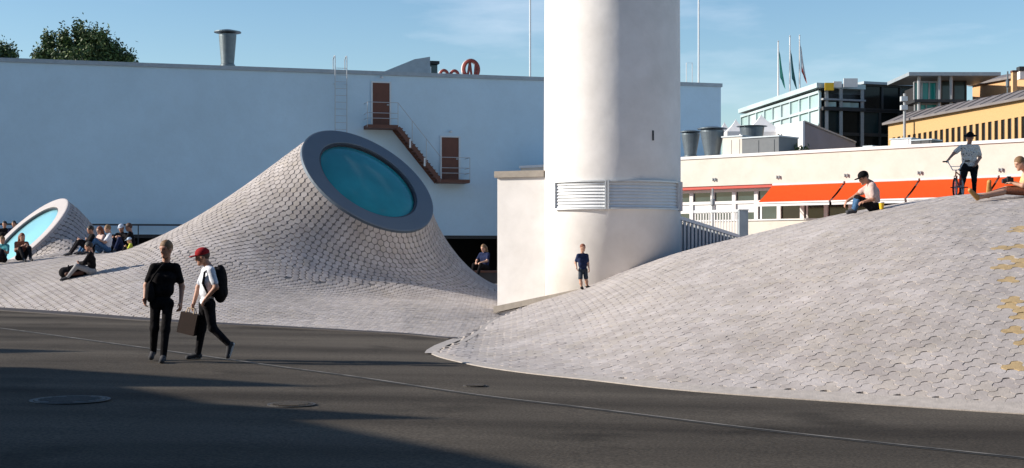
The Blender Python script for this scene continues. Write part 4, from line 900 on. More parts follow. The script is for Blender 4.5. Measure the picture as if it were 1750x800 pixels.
# yellow brick building
yA = Vector((at(1518, 210, 110).x, 110, 0)); yB0 = Vector((at(1750, 172, 92).x, 92, 0)); yd = (yB0 - yA).normalized(); yL = (yB0 - yA).length + 9; yn = Vector((yd.y, -yd.x, 0))
ya = math.atan2(yd.y, yd.x); e = empty('yellow_building', yA, ya); tag(e, 'yellow brick building with a row of tall narrow windows and grey roof', 'building')
ztop = at(1518, 213, 110).z; zw_ = at(1528, 234.6, 109).z; zwb = zw_ - 4.6
def px_s(px):   # distance along the facade where the sight line crosses
    u = (px - 875) / FOC; return (u * yA.y - yA.x) / (yd.x - u * yd.y)
M_reveal = mat('red_brown_reveal', (0.30, 0.10, 0.06), 0.8, 0.1, 4)
ww = 0.46; s0 = px_s(1527.6); s1 = px_s(1748.7); pit = (s1 - s0) / 22; nW = int((yL - s0) / pit) - 1
MB().box(0, yL, 0, 10, zw_, ztop).build('wall', M_ochre, e); MB().box(0, yL, 0, 10, 0, zwb).build('wall', M_ochre, e)
edges = [0] + [s0 + k * pit for k in range(nW)]
MB().box(0, s0 - ww / 2, 0, 10, zwb, zw_).build('pier', M_ochre, e)
for k in range(nW):
    a = s0 + k * pit - ww / 2; bq = a + ww; c = (s0 + (k + 1) * pit - ww / 2) if k < nW - 1 else yL
    MB().box(bq, c, 0, 1.0, zwb, zw_).build('pier', M_ochre, e)
    wn = MB().box(a, bq, 0.10, 0.14, zwb, zw_).build('window', M_wind, e); MB().box(bq - 0.05, bq - 0.001, 0.02, 0.099, zwb + 0.001, zw_ - 0.001).build('reveal', M_reveal, wn)
rh = at(1518, 196, 110).z - ztop
MB().prism([(-0.35, -0.35, ztop - 0.02), (-0.35, -0.35, ztop + 0.14), (-0.1, 1.6, ztop + rh * 1.25), (-0.1, 9, ztop + rh * 1.25), (-0.1, 9, ztop - 0.02)], (yL, 0, 0)).build('roof', M_roof, e)
for k in range(1, 18): MB().bar((k * yL / 18, -0.36, ztop + 0.15), (k * yL / 18 + 0.0, 1.58, ztop + rh * 1.25 + 0.02), 0.05, 0.06).build('roof_seam', M_roof, e)
# tan upper building behind
tA = Vector((at(1662, 150, 118).x, 118, 0)); e = empty('tan_building', tA, ya + R_(6)); tag(e, 'tan brick upper storey behind the grey roof at the right edge', 'building'); zt2 = at(1662, 147, 118).z
MB().box(0, 26, 0, 10, 0, zt2).build('wall', M_ochre2, e); MB().prism([(-0.3, -0.3, zt2 + 0.001), (-0.3, -0.3, zt2 + 0.2), (-0.1, 1.5, zt2 + 0.75), (-0.1, 9, zt2 + 0.75), (-0.1, 9, zt2 + 0.001)], (26.5, 0, 0)).build('roof', M_roof, e)
p = at(1733, 150, 104); e = empty('brick_chimney', (p.x, p.y, p.z - 1)); tag(e, 'short tan brick chimney stub near the right edge', 'chimney'); h = at(1733, 124, 104).z - p.z + 1; MB().box(-0.16, 0.16, -0.2, 0.2, 0, h).build('stack', M_ochre2, e); MB().box(-0.2, 0.2, -0.24, 0.24, h + 0.001, h + 0.14).build('cap', M_stair, e)
p = at(1722, 150, 103); e = empty('roof_lantern', (p.x, p.y, p.z - 0.6)); tag(e, 'slim metal roof pipe beside the brick chimney', 'pipe'); h = at(1722, 122, 103).z - p.z + 0.6; MB().tube([(0, 0, 0), (0, 0, h)], 0.06, 8).build('pipe', M_zinc, e); MB().lathe([(0.1, h * 0.35), (0.14, h * 0.4), (0.14, h * 0.62), (0.06, h * 0.66)], n=10).build('housing', M_zinc, e)
p = at(1746, 122, 108); e = empty('roof_unit', (p.x, p.y, p.z - 0.6)); tag(e, 'small white and dark unit on the tan building roof at the edge', 'roof unit'); MB().box(-0.2, 0.6, -0.2, 0.4, 0, 0.6).build('casing', M_tent, e); MB().box(-0.25, 0.65, -0.25, 0.45, 0.601, 0.95).build('lid', M_mull, e)
# angular white wedge
p = at(1373, 207, 90); q1 = at(1462, 243, 96); q0 = at(1326, 215, 97); e = empty('angular_rooflight', (p.x, p.y, 0)); tag(e, 'angular white wedge, shade put into the colour of its slanting face', 'rooflight'); o = Vector((p.x, p.y, 0))
zlow = 6.0
MB().poly([Vector((p.x, p.y, zlow)) - o, Vector((p.x, p.y, p.z)) - o, Vector((q0.x, q0.y, q0.z)) - o, Vector((q0.x, q0.y, zlow)) - o, Vector((q1.x, q1.y, zlow)) - o, Vector((q1.x, q1.y, q1.z)) - o, Vector((q1.x - 2.2, q1.y + 8, zlow)) - o, Vector((q0.x + 1.5, q0.y + 4, q0.z)) - o],
          [(0, 1, 2, 3), (1, 5, 7, 2), (4, 6, 5), (5, 6, 7), (2, 7, 6, 3)]).build('shell', M_tent, e)
MB().poly([Vector((p.x, p.y, zlow)) - o, Vector((q1.x, q1.y, zlow)) - o, Vector((q1.x, q1.y, q1.z)) - o, Vector((p.x, p.y, p.z)) - o], [(0, 1, 2, 3)]).build('slanting_face', mat('wedge_shade_tone', (0.17, 0.20, 0.26), 0.5, 0.12, 0.8), e)  # darker than the white shell; the face's shade is in its colour
MB().bar(Vector((p.x, p.y - 0.05, p.z)) - o, Vector((q1.x, q1.y - 0.05, q1.z)) - o, 0.1, 0.1).build('edge_trim', M_flash, e); MB().bar(Vector((p.x, p.y - 0.05, zlow)) - o, Vector((p.x, p.y - 0.05, p.z)) - o, 0.12, 0.12).build('corner_trim', M_tent, e)
# tents
def tentp(px0, px1, ypk, ybs, Y, label):
    a = at(px0, ybs, Y); b_ = at(px1, ybs, Y); pk = at((px0 + px1) / 2, ypk, Y); w_ = (b_.x - a.x) / 2; e = empty('white_tent', ((a.x + b_.x) / 2, Y, a.z - 2.0)); tag(e, label, 'tent', 'white pointed tents behind the roof vents')
    h0 = 2.0; h1 = pk.z - a.z + 2.0; v = [(-w_, -w_, h0), (w_, -w_, h0), (w_, w_, h0), (-w_, w_, h0)]; rows = [v]
    for t in (0.35, 0.7, 0.93): k = (1 - t) ** 1.35; rows.append([(x * k, y * k, h0 + (h1 - h0) * t) for x, y, z in v])
    vv = [q for r_ in rows for q in r_] + [(0, 0, h1)]; ff = [(4 * i + j, 4 * i + (j + 1) % 4, 4 * i + 4 + (j + 1) % 4, 4 * i + 4 + j) for i in range(3) for j in range(4)] + [(12 + j, 12 + (j + 1) % 4, 16) for j in range(4)]
    mobj('canopy', vv, ff, M_tent, e)
    MB().prism([(-w_, -w_, h0 - 0.35), (w_, -w_, h0 - 0.35), (w_, w_, h0 - 0.35), (-w_, w_, h0 - 0.35)], (0, 0, 0.349)).build('valance', M_tent, e)
    for (x, y, z) in v: MB().tube([(x * 0.97, y * 0.97, -3), (x * 0.97, y * 0.97, h0 - 0.35)], 0.05, 6).build('pole', M_pale, e)
tentp(1268, 1334, 195, 228, 100, 'largest white pointed tent beside the angular wedge'); tentp(1240, 1275, 203, 226, 108, 'middle white tent peak left of the largest tent'); tentp(1226, 1250, 208, 228, 115, 'smallest white tent peak next to the shaded wall corner')

# ------------------------------------------------------------------ building outside the frame that shades the foreground
SH = Vector((TOSUN.x, TOSUN.y, 0)).normalized(); TE = math.tan(SUN_EL)
def caster(px, py, z):   # point at height z whose shadow falls on this spot of the plaza
    g_ = ground_pt(px, py); l_ = (z - g_.z) / TE; q = g_ + SH * l_; return Vector((q.x, q.y, z))
e = empty('street_building', caster(221, 661, 7) * 1.0); e.location.z = 0; tag(e, 'tall plastered street building left of the plaza casting the long shadow', 'building'); o = Vector(e.location)
Hh = 7.0
p0 = caster(0, 618, Hh); p1 = caster(221, 661, Hh); p2 = caster(370, 690, Hh); p3 = caster(520, 718, Hh); p4 = caster(930, 800, Hh); ddir = (p4 - p3).normalized(); p5 = p4 + ddir * 12
outl = [p1, p2, p3, p4, p5, p5 + Vector((-16, -4, 0)), p0 + Vector((-14, 0, 0)), p0 + Vector((-1.5, 0.2, 0))]
MB().prism([Vector((q.x, q.y, -0.3)) - o for q in outl][::-1], (0, 0, Hh + 0.3)).build('wall', plaster('ochre_render', (0.45, 0.40, 0.33)), e)
def turret(a, b_, tip, zx):
    # pointed roof turret over edge a-b, its top shading the spot `tip`
    g_ = ground_pt(*tip); mid = (a + b_) / 2 + SH * 0.3
    l_ = (mid - g_).dot(SH); ap = g_ + SH * l_; ap.z = g_.z + l_ * TE
    MB().poly([a - o, b_ - o, b_ + SH * 1.6 - o, a + SH * 1.6 - o, ap - o], [(3, 2, 1, 0), (0, 1, 4), (1, 2, 4), (2, 3, 4), (3, 0, 4)]).build('roof_gable', M_roof, e)
turret(caster(60, 628, Hh + 0.01), caster(221, 661, Hh + 0.01), (560, 661), 0); turret(caster(371, 690, Hh + 0.01), caster(519, 718, Hh + 0.01), (772, 716), 0)
a = caster(-60, 594, Hh); b_ = caster(-60, 605, Hh); tipg = ground_pt(144, 604); l_ = (a - tipg).dot(SH); ztp = tipg.z + l_ * TE
MB().poly([Vector((a.x, a.y, 0)) - o, Vector((b_.x, b_.y, 0)) - o, Vector((b_.x - 0.8, b_.y, 0)) - o, Vector((a.x - 0.8, a.y, 0)) - o, Vector((a.x, a.y, Hh)) - o, Vector((b_.x, b_.y, Hh)) - o, Vector((b_.x - 0.8, b_.y, Hh)) - o, Vector((a.x - 0.8, a.y, Hh)) - o, Vector((a.x, b_.y * 0.4 + a.y * 0.6, ztp)) - o],
          [(0, 1, 5, 4), (1, 2, 6, 5), (2, 3, 7, 6), (3, 0, 4, 7), (4, 5, 8), (5, 6, 8), (6, 7, 8), (7, 4, 8)]).build('stair_turret', M_roof, e)
for k in range(7):
    for r__ in range(2):
        t = (k + 0.5) / 7; q = p3.lerp(p5, t); nn_ = Vector((-ddir.y, ddir.x, 0)); nn_ = nn_ if nn_.x > 0 else -nn_; z0 = 1.0 + r__ * 3.0
        a_ = q - ddir * 0.6 + nn_ * 0.01; c_ = q + ddir * 0.6 + nn_ * 0.01
        MB().poly([Vector((a_.x, a_.y, z0)) - o, Vector((c_.x, c_.y, z0)) - o, Vector((c_.x, c_.y, z0 + 2)) - o, Vector((a_.x, a_.y, z0 + 2)) - o], [(0, 1, 2, 3)]).build('window', M_wind, e)

e = empty('sky_blocker', (0, -4, 0)); tag(e, 'unseen brick block added behind the viewpoint to darken the foreground shade', 'building')  # added out of view to cut sky light on the near asphalt
M_brk = mat('dark_brick', (0.20, 0.13, 0.10), 0.9, 0.15, 4, 0.3)
MB().box(-34, 40, -14, 0, -0.3, 16).build('wall', M_brk, e); MB().box(-34.3, 40.3, -14.3, 0.3, 16.001, 16.5).build('cornice', M_stone, e)
for k in range(14):
    for r__ in range(3): MB().box(-31 + k * 5, -29 + k * 5, 0.002, 0.05, 2 + r__ * 4.2, 4.6 + r__ * 4.2).build('window', M_wind, e)

# ------------------------------------------------------------------ people (one continuous body surface each)
def sdf_mesh(prims, gk, res):
    lo = np.min([p['lo'] for p in prims], 0) - 3 * res; hi = np.max([p['hi'] for p in prims], 0) + 3 * res
    n = np.ceil((hi - lo) / res).astype(int) + 1; ax = [lo[i] + np.arange(n[i]) * res for i in range(3)]
    ng = max(p['g'] for p in prims) + 1; D = np.full((ng, *n), 0.6, np.float32)
    for p in prims:
        k = gk[p['g']]; pad = max(0.05, 2.5 * k)
        i0 = np.maximum(((p['lo'] - pad - lo) / res).astype(int), 0); i1 = np.minimum(((p['hi'] + pad - lo) / res).astype(int) + 2, n)
        sl = tuple(slice(a, b) for a, b in zip(i0, i1)); x, y, z = np.meshgrid(*[ax[i][sl[i]] for i in range(3)], indexing='ij', sparse=True)
        if p['t'] == 'rc':
            a, b, ra, rb = p['a'], p['b'], p['ra'], p['rb']; ab = b - a; L2 = max(1e-9, ab @ ab)
            t = np.clip(((x - a[0]) * ab[0] + (y - a[1]) * ab[1] + (z - a[2]) * ab[2]) / L2, 0, 1)
            d = np.sqrt((x - a[0] - t * ab[0]) ** 2 + (y - a[1] - t * ab[1]) ** 2 + (z - a[2] - t * ab[2]) ** 2) - (ra + (rb - ra) * t)
        else:
            c, r, M = p['c'], p['r'], p['M']; dx, dy, dz = x - c[0], y - c[1], z - c[2]
            q = [(M[i][0] * dx + M[i][1] * dy + M[i][2] * dz) / r[i] for i in range(3)]
            d = (np.sqrt(q[0] ** 2 + q[1] ** 2 + q[2] ** 2) - 1) * min(r)
        G = D[(p['g'],) + sl]
        if p.get('sub'): D[(p['g'],) + sl] = np.maximum(G, -d)
        else:
            h = np.clip(k - np.abs(G - d), 0, None) / k; D[(p['g'],) + sl] = np.minimum(G, d) - h * h * k / 4
    gi = np.argmin(D, 0); F = D.min(0); ins = F < 0
    c0 = (slice(0, -1),) * 3
    def cs(i, j, k): return tuple(slice(a, F.shape[q] - 1 + a) for q, a in enumerate((i, j, k)))
    corners = [(i, j, k) for i in (0, 1) for j in (0, 1) for k in (0, 1)]
    cnt = sum(ins[cs(*c)].astype(np.int8) for c in corners); act = (cnt > 0) & (cnt < 8)
    idx = -np.ones(act.shape, int); cells = np.argwhere(act); idx[act] = np.arange(len(cells))
    acc = np.zeros((len(cells), 3)); num = np.zeros(len(cells)); fc = {c: F[cs(*c)][act] for c in corners}
    for c in corners:
        for a in range(3):
            if c[a] == 0:
                c2 = list(c); c2[a] = 1; f0, f1 = fc[c], fc[tuple(c2)]; m = (f0 < 0) != (f1 < 0)
                t = np.where(m, f0 / np.where(m, f0 - f1, 1), 0); pnt = np.array(c, float)[None].repeat(len(cells), 0); pnt[:, a] += t; acc[m] += pnt[m]; num[m] += 1
    V_ = lo + (cells + acc / num[:, None]) * res; Q = []; GI = []
    for a in range(3):
        s0 = [slice(None)] * 3; s1 = [slice(None)] * 3; s0[a] = slice(0, -1); s1[a] = slice(1, None)
        A, B = ins[tuple(s0)], ins[tuple(s1)]; b, c = [(1, 2), (2, 0), (0, 1)][a]
        e_ = np.argwhere(A != B); e_ = e_[(e_[:, b] > 0) & (e_[:, c] > 0)]
        def ci(db, dc): q = e_.copy(); q[:, b] -= db; q[:, c] -= dc; return idx[q[:, 0], q[:, 1], q[:, 2]]
        quad = np.stack([ci(1, 1), ci(0, 1), ci(0, 0), ci(1, 0)], 1); inside0 = A[e_[:, 0], e_[:, 1], e_[:, 2]]
        quad[~inside0] = quad[~inside0][:, ::-1]; ee = e_.copy(); ee[~inside0, a] += 1
        Q.append(quad); GI.append(gi[ee[:, 0], ee[:, 1], ee[:, 2]])
    return V_, np.concatenate(Q), np.concatenate(GI)
def rc(g_, a, b, ra, rb=None):
    a = np.array(a, float); b = np.array(b, float); rb = ra if rb is None else rb; m = max(ra, rb)
    return dict(t='rc', g=g_, a=a, b=b, ra=ra, rb=rb, lo=np.minimum(a, b) - m, hi=np.maximum(a, b) + m)
def el(g_, c, r, M=None, sub=False):
    c = np.array(c, float); m = max(r); M = np.eye(3) if M is None else np.array(M)
    return dict(t='el', g=g_, c=c, r=r, M=M, lo=c - m, hi=c + m, sub=sub)
SK, SHR, PAN, SHO, HAND, EYE, LIP, CALF, SOLE = range(9)
GK = {SK: 0.025, SHR: 0.045, PAN: 0.03, SHO: 0.02, HAND: 0.005, EYE: 0.004, LIP: 0.006, CALF: 0.02, SOLE: 0.01}
def unit(v): v = np.array(v, float); return v / np.linalg.norm(v)
PEOPLE = []
def person(label, base, J, face, s=1.0, shirt=M_blackcl, pants=M_blackcl, shoe=M_shoe, skin=M_skin, hair=('short', M_hairbr), sleeves='short', legs='long', calf=None, sole=None, res=0.016, up=(0, 0, 1), group=None, bulk=1.0, hands=None):
    """J: joints as points of the place; base: the spot the figure rests on"""
    B = np.array(base, float); j = {k: np.array(v, float) - B for k, v in J.items()}
    e = empty('person', tuple(B)); tag(e, label, 'person', group); pr = []
    S = s; sl, sr, hl_, hr_ = j['shl'], j['shr'], j['hipl'], j['hipr']; sm = (sl + sr) / 2; hm = (hl_ + hr_) / 2; lat = unit(sr - sl); hlat = unit(hr_ - hl_)
    spine = unit(sm - hm); fwd = unit(np.cross(spine, lat)); 
    w = bulk
    pr.append(rc(SHR, sl + lat * 0.03 * S, sr - lat * 0.03 * S, 0.052 * S * max(w, 1))); ch = sm + (hm - sm) * 0.30; wa = sm + (hm - sm) * 0.64; he = sm + (hm - sm) * 0.97
    pr.append(rc(SHR, ch - lat * 0.075 * S, ch + lat * 0.075 * S, 0.094 * S * w)); pr.append(rc(SHR, ch - lat * 0.075 * S, wa - lat * 0.06 * S, 0.095 * S * w, 0.09 * S * w)); pr.append(rc(SHR, ch + lat * 0.075 * S, wa + lat * 0.06 * S, 0.095 * S * w, 0.09 * S * w))
    pr.append(rc(SHR, wa - hlat * 0.065 * S, wa + hlat * 0.065 * S, 0.091 * S * w)); pr.append(rc(SHR, he - hlat * 0.07 * S, he + hlat * 0.068 * S, 0.093 * S * w))
    pr.append(rc(SHR, sm + spine * 0.045 * S, sl * 0.7 + sm * 0.3, 0.042 * S)); pr.append(rc(SHR, sm + spine * 0.045 * S, sr * 0.7 + sm * 0.3, 0.042 * S))
    pr.append(rc(PAN, hl_, hr_, 0.093 * S * w))
    H = j['head']; upv = unit(up); f_ = np.array(face, float); f_ = unit(f_ - upv * (f_ @ upv)); f_tilt = unit(np.array(face, float)); hl2 = np.cross(f_, upv)
    pitch = unit(face); upv = unit(upv - pitch * (upv @ pitch)); f_ = pitch; M = np.array([hl2, f_, upv])
    pr.append(rc(SK, sm + spine * 0.055 * S - f_ * 0.01 * S, H - upv * 0.05 * S - f_ * 0.015 * S, 0.055 * S, 0.05 * S))
    pr.append(el(SK, H + upv * 0.015 * S, [0.072 * S, 0.09 * S, 0.098 * S], M)); pr.append(el(SK, H + f_ * 0.022 * S - upv * 0.055 * S, [0.054 * S, 0.062 * S, 0.060 * S], M))
    pr.append(rc(SK, H + f_ * 0.084 * S + upv * 0.010 * S, H + f_ * 0.100 * S - upv * 0.026 * S, 0.009 * S, 0.014 * S)); pr.append(rc(SK, H + f_ * 0.07 * S - upv * 0.098 * S, H + f_ * 0.06 * S - upv * 0.1 * S, 0.022 * S))
    for q in (-1, 1):
        pr.append(el(SK, H + hl2 * q * 0.074 * S - f_ * 0.008 * S - upv * 0.008 * S, [0.010 * S, 0.02 * S, 0.032 * S], M)); pr.append(rc(SK, H + f_ * 0.078 * S + hl2 * q * 0.015 * S + upv * 0.032 * S, H + f_ * 0.068 * S + hl2 * q * 0.045 * S + upv * 0.03 * S, 0.012 * S))
        pr.append(el(EYE, H + f_ * 0.079 * S + hl2 * q * 0.031 * S + upv * 0.008 * S, [0.014 * S, 0.010 * S, 0.008 * S], M))
    pr.append(rc(LIP, H + f_ * 0.078 * S - upv * 0.058 * S - hl2 * 0.018 * S, H + f_ * 0.078 * S - upv * 0.058 * S + hl2 * 0.018 * S, 0.0085 * S))
    fr = max(0.0085 * S, 0.62 * res)
    for sd_, q in (('l', -1), ('r', 1)):
        a, b, c = j['sh' + sd_], j['el' + sd_], j['ha' + sd_]
        pr.append(rc(SK, a, b, 0.046 * S, 0.038 * S)); pr.append(rc(SK, b, c, 0.039 * S, 0.026 * S))
        if sleeves == 'long': pr.append(rc(SHR, a, b, 0.060 * S * w, 0.050 * S)); pr.append(rc(SHR, b, b + (c - b) * 0.94, 0.049 * S, 0.038 * S))
        elif sleeves == 'short': pr.append(rc(SHR, a, a + (b - a) * 0.72, 0.052 * S * max(w, 1), 0.051 * S * max(w, 1)))
        d = unit(c - b)
        if hands and sd_ in hands: d = unit(hands[sd_])
        pl = unit(np.cross(d, np.array([0.2, 0.9, 0.35]))); nm = np.cross(pl, d)
        tocen = (H - c); 
        if pl @ (hm - c) < 0: pl = -pl
        side = unit(np.cross(d, pl)); side = side if side @ f_ > 0 else -side      # thumb side looks forward
        Mh = np.array([side, pl, d]); pr.append(el(HAND, c + d * 0.045 * S, [0.042 * S, 0.019 * S, 0.052 * S], Mh))
        for n_, (o_, L_) in enumerate(((-0.031, 0.060), (-0.011, 0.074), (0.010, 0.080), (0.031, 0.070))):
            r0 = c + d * 0.080 * S + side * o_ * S; k1 = r0 + (d * 0.85 + pl * 0.45) * L_ * 0.5 * S; k2 = k1 + (d * 0.45 + pl * 0.85) * L_ * 0.5 * S
            pr.append(rc(HAND, r0, k1, fr, fr)); pr.append(rc(HAND, k1, k2, fr, fr * 0.85))
        t0 = c + d * 0.02 * S + side * 0.032 * S; t1 = t0 + (side * 0.7 + d * 0.7) * 0.038 * S; t2 = t1 + (d * 0.9 + pl * 0.4) * 0.032 * S
        pr.append(rc(HAND, t0, t1, fr * 1.15)); pr.append(rc(HAND, t1, t2, fr * 1.05, fr * 0.9))
        h0, kn, an, to = j['hip' + sd_], j['kn' + sd_], j['an' + sd_], j['to' + sd_]
        if legs == 'long': pr.append(rc(PAN, h0, kn, 0.088 * S * w, 0.062 * S)); g2 = CALF if calf else PAN; pr.append(rc(g2, kn + (an - kn) * (0.12 if calf else 0), kn + (an - kn) * 0.97, 0.061 * S, 0.046 * S))
        else: pr.append(rc(PAN, h0, h0 + (kn - h0) * 0.9, 0.088 * S * w, 0.075 * S)); pr.append(rc(SK, h0 + (kn - h0) * 0.5, kn, 0.06 * S, 0.050 * S)); pr.append(rc(SK, kn, kn + (an - kn) * 0.45, 0.050 * S, 0.052 * S)); pr.append(rc(SK, kn + (an - kn) * 0.45, an, 0.052 * S, 0.035 * S))
        fd = unit(to - an); hd = unit(an - kn); heel = an + hd * 0.035 * S - fd * 0.03 * S
        pr.append(rc(SHO, an, heel, 0.042 * S, 0.036 * S)); pr.append(rc(SHO, heel, to, 0.036 * S, 0.030 * S)); pr.append(rc(SHO, an + fd * 0.03 * S, to, 0.036 * S, 0.028 * S)); pr.append(rc(SHO, to, to + np.cross(fd, hd) * 0.012 * S, 0.03 * S))
        if sole:
            sdn = hd - fd * (hd @ fd); sdn = unit(sdn) if np.linalg.norm(sdn) > 0.05 else hd; pr.append(rc(SOLE, heel + sdn * 0.022 * S, to + sdn * 0.016 * S, 0.028 * S, 0.026 * S))
    V_, Q, GI = sdf_mesh(pr, GK, res)
    mats = [skin, shirt, pants, shoe, skin, M_eye, M_lips, calf or pants, sole or shoe]
    mobj('body', V_, Q, mats, e, True, GI)
    kind, hm_ = hair; hp = []
    if kind in ('short', 'long', 'cap', 'capback'):
        hp.append(el(0, H + upv * 0.034 * S - f_ * 0.012 * S, [0.085 * S, 0.102 * S, 0.102 * S], M))
        if kind == 'long':
            for q in (-1, 0, 1): hp.append(rc(0, H - f_ * 0.05 * S + hl2 * q * 0.05 * S, H - f_ * 0.075 * S + hl2 * q * 0.07 * S - upv * 0.27 * S, 0.058 * S, 0.035 * S))
        hp.append(el(0, H + f_ * 0.10 * S - upv * 0.050 * S, [0.105 * S, 0.085 * S, 0.108 * S], M, True)); 
        if kind != 'long': hp.append(el(0, H - upv * 0.12 * S + f_ * 0.0 * S, [0.12 * S, 0.13 * S, 0.085 * S], M, True))
        V_, Q, GI = sdf_mesh(hp, {0: 0.03}, min(res, 0.014)); hc = hm_ if kind in ('short', 'long') else M_hairbr; mobj('hair', V_, Q, hc, e, True)
    if kind in ('cap', 'hat'):
        kp = [el(0, H + upv * 0.055 * S - f_ * 0.008 * S, [0.092 * S, 0.107 * S, 0.085 * S], M)]
        kp.append(el(0, H - upv * 0.075 * S, [0.2 * S, 0.2 * S, 0.108 * S], M, True)); tl = upv * 0.25 - f_ * 0.0
        V_, Q, GI = sdf_mesh(kp, {0: 0.02}, min(res, 0.012)); hat = mobj('cap' if kind == 'cap' else 'hat', V_, Q, hm_, e, True)
        if kind == 'cap': bp_ = [el(0, H + f_ * 0.115 * S + upv * 0.035 * S, [0.072 * S, 0.080 * S, 0.013 * S], M)]
        else: bp_ = [el(0, H + upv * 0.04 * S, [0.165 * S, 0.175 * S, 0.016 * S], M)]
        V_, Q, GI = sdf_mesh(bp_, {0: 0.01}, 0.008); mobj('brim', V_, Q, hm_, hat, True)
    PEOPLE.append(e); return e
def JP(Y0, **k): return {n: at(v[0], v[1], Y0 + (v[2] if len(v) > 2 else 0)) for n, v in k.items()}

# walking man in black
g0 = ground_pt(272, 618); Y0 = g0.y
person('man in black T-shirt and trousers walking across the asphalt', g0, JP(Y0, head=(284, 426), shl=(262, 457), shr=(302, 457, 0.06), ell=(250, 488, 0.02), elr=(311, 490, 0.08), hal=(248, 510, -0.06), har=(309, 517, 0), hipl=(266, 519), hipr=(287, 519),
    knl=(264, 561, -0.02), knr=(283, 563, -0.08), anl=(262, 601, 0.22), anr=(279, 610, -0.12), tol=(258, 611, 0.08), tor=(276, 617, -0.32)), (-0.45, -0.88, -0.12), 0.98, M_blackcl, M_blackcl, M_shoe, M_skin, ('short', M_hairb), sole=M_shoew, res=0.0085, bulk=0.87)
# man in red cap
g1 = ground_pt(340, 615); Y1 = g1.y
person('man in red cap and white T-shirt striding with a backpack', g1, JP(Y1, head=(346, 439), shl=(351, 463, 0.16), shr=(361, 463, -0.15), ell=(339, 491, 0.20), elr=(369, 491, -0.20), hal=(331, 519, 0.10), har=(353, 509, -0.20), hipl=(351, 520, 0.075), hipr=(357, 520, -0.075),
    knl=(345, 562, 0.08), knr=(363, 560, -0.06), anl=(338, 605, 0.09), anr=(392, 589, -0.05), tol=(321, 611, 0.06), tor=(389, 609, -0.06)), (-0.97, -0.12, -0.2), 0.97, M_whitecl, M_blackcl2, M_shoe, M_skin, ('cap', M_cap), sole=M_shoew, res=0.0085)
# his backpack
bp0 = at(377, 486, Y1); e = empty('backpack', bp0); tag(e, 'black rounded backpack worn by the man in the red cap', 'backpack'); k = Y1 / FOC
hp = [el(0, (0, 0, 0), [0.085, 0.14, 0.235]), el(0, (0.0, 0, 0.06), [0.075, 0.13, 0.19]), el(0, (-0.005, 0, -0.12), [0.085, 0.135, 0.12])]
V_, Q, GI = sdf_mesh(hp, {0: 0.05}, 0.012); mobj('pack_body', V_, Q, M_blackcl, e, True)
V_, Q, GI = sdf_mesh([el(0, (0.07, 0, -0.10), [0.03, 0.10, 0.09])], {0: 0.02}, 0.01); mobj('front_pocket', V_, Q, M_blackcl2, e, True)
for yy in (-0.14, 0.13): MB().tube([(-0.04, yy, 0.20), (-0.10, yy * 1.1, 0.235), (-0.19, yy * 1.1, 0.17), (-0.215, yy * 1.15, 0.02), (-0.15, yy * 1.1, -0.12), (-0.05, yy, -0.16)], 0.018, 6).build('shoulder_strap', M_blackcl, e)
MB().tube([(-0.03, -0.03, 0.23), (-0.03, 0, 0.265), (-0.03, 0.03, 0.23)], 0.009, 6).build('grab_loop', M_blackcl, e)
# carried bag
cb = at(320, 550, Y1 + 0.07); e = empty('carrier_bag', (cb.x, cb.y, cb.z - 0.17)); tag(e, 'brown carrier bag with pale side carried by the man in red cap', 'bag'); e.rotation_euler = (0, R_(12), R_(-14))
wb_, hb_ = 0.13, 0.30
MB().poly([(-wb_, -0.07, 0), (wb_, -0.07, 0), (wb_, 0.07, 0), (-wb_, 0.07, 0), (-wb_ * 0.98, -0.06, hb_), (wb_ * 0.98, -0.06, hb_), (wb_ * 0.98, 0.06, hb_), (-wb_ * 0.98, 0.06, hb_)], [(0, 3, 2, 1), (4, 5, 6, 7), (0, 1, 5, 4), (1, 2, 6, 5), (2, 3, 7, 6), (3, 0, 4, 7)]).build('bag_body', M_paper, e)
MB().poly([(-wb_ - 0.004, -0.071, 0.002), (-wb_ - 0.004, 0.071, 0.002), (-wb_ - 0.002, 0.061, hb_), (-wb_ - 0.002, -0.061, hb_), (-wb_ - 0.03, 0, 0.02), (-wb_ - 0.02, 0, hb_ - 0.02)], [(0, 4, 5, 3), (4, 1, 2, 5)]).build('side_gusset', M_paperl, e)
for yy in (-0.045, 0.045): MB().tube([(-0.06, yy, hb_), (-0.05, yy * 0.5, hb_ + 0.07), (0.04, yy * 0.5, hb_ + 0.07), (0.06, yy, hb_)], 0.008, 6).build('handle', M_paperl, e)
# sling bag of the man in black
sb = at(257, 497, Y0 - 0.06); e = empty('sling_bag', sb); tag(e, 'black sling bag hanging at the side of the man in black', 'bag')
V_, Q, GI = sdf_mesh([el(0, (0, 0, 0), [0.055, 0.09, 0.14]), el(0, (0.0, -0.02, -0.05), [0.055, 0.08, 0.10])], {0: 0.03}, 0.012); mobj('bag_body', V_, Q, M_blackcl, e, True)
o = Vector(sb); MB().tube([(0, -0.05, 0.1), at(264, 470, Y0 - 0.125) - o, at(276, 455, Y0 - 0.09) - o, at(284, 449, Y0 + 0.02) - o, at(275, 458, Y0 + 0.13) - o, (0.01, 0.09, 0.1)], 0.014, 6).build('strap', M_blackcl, e)

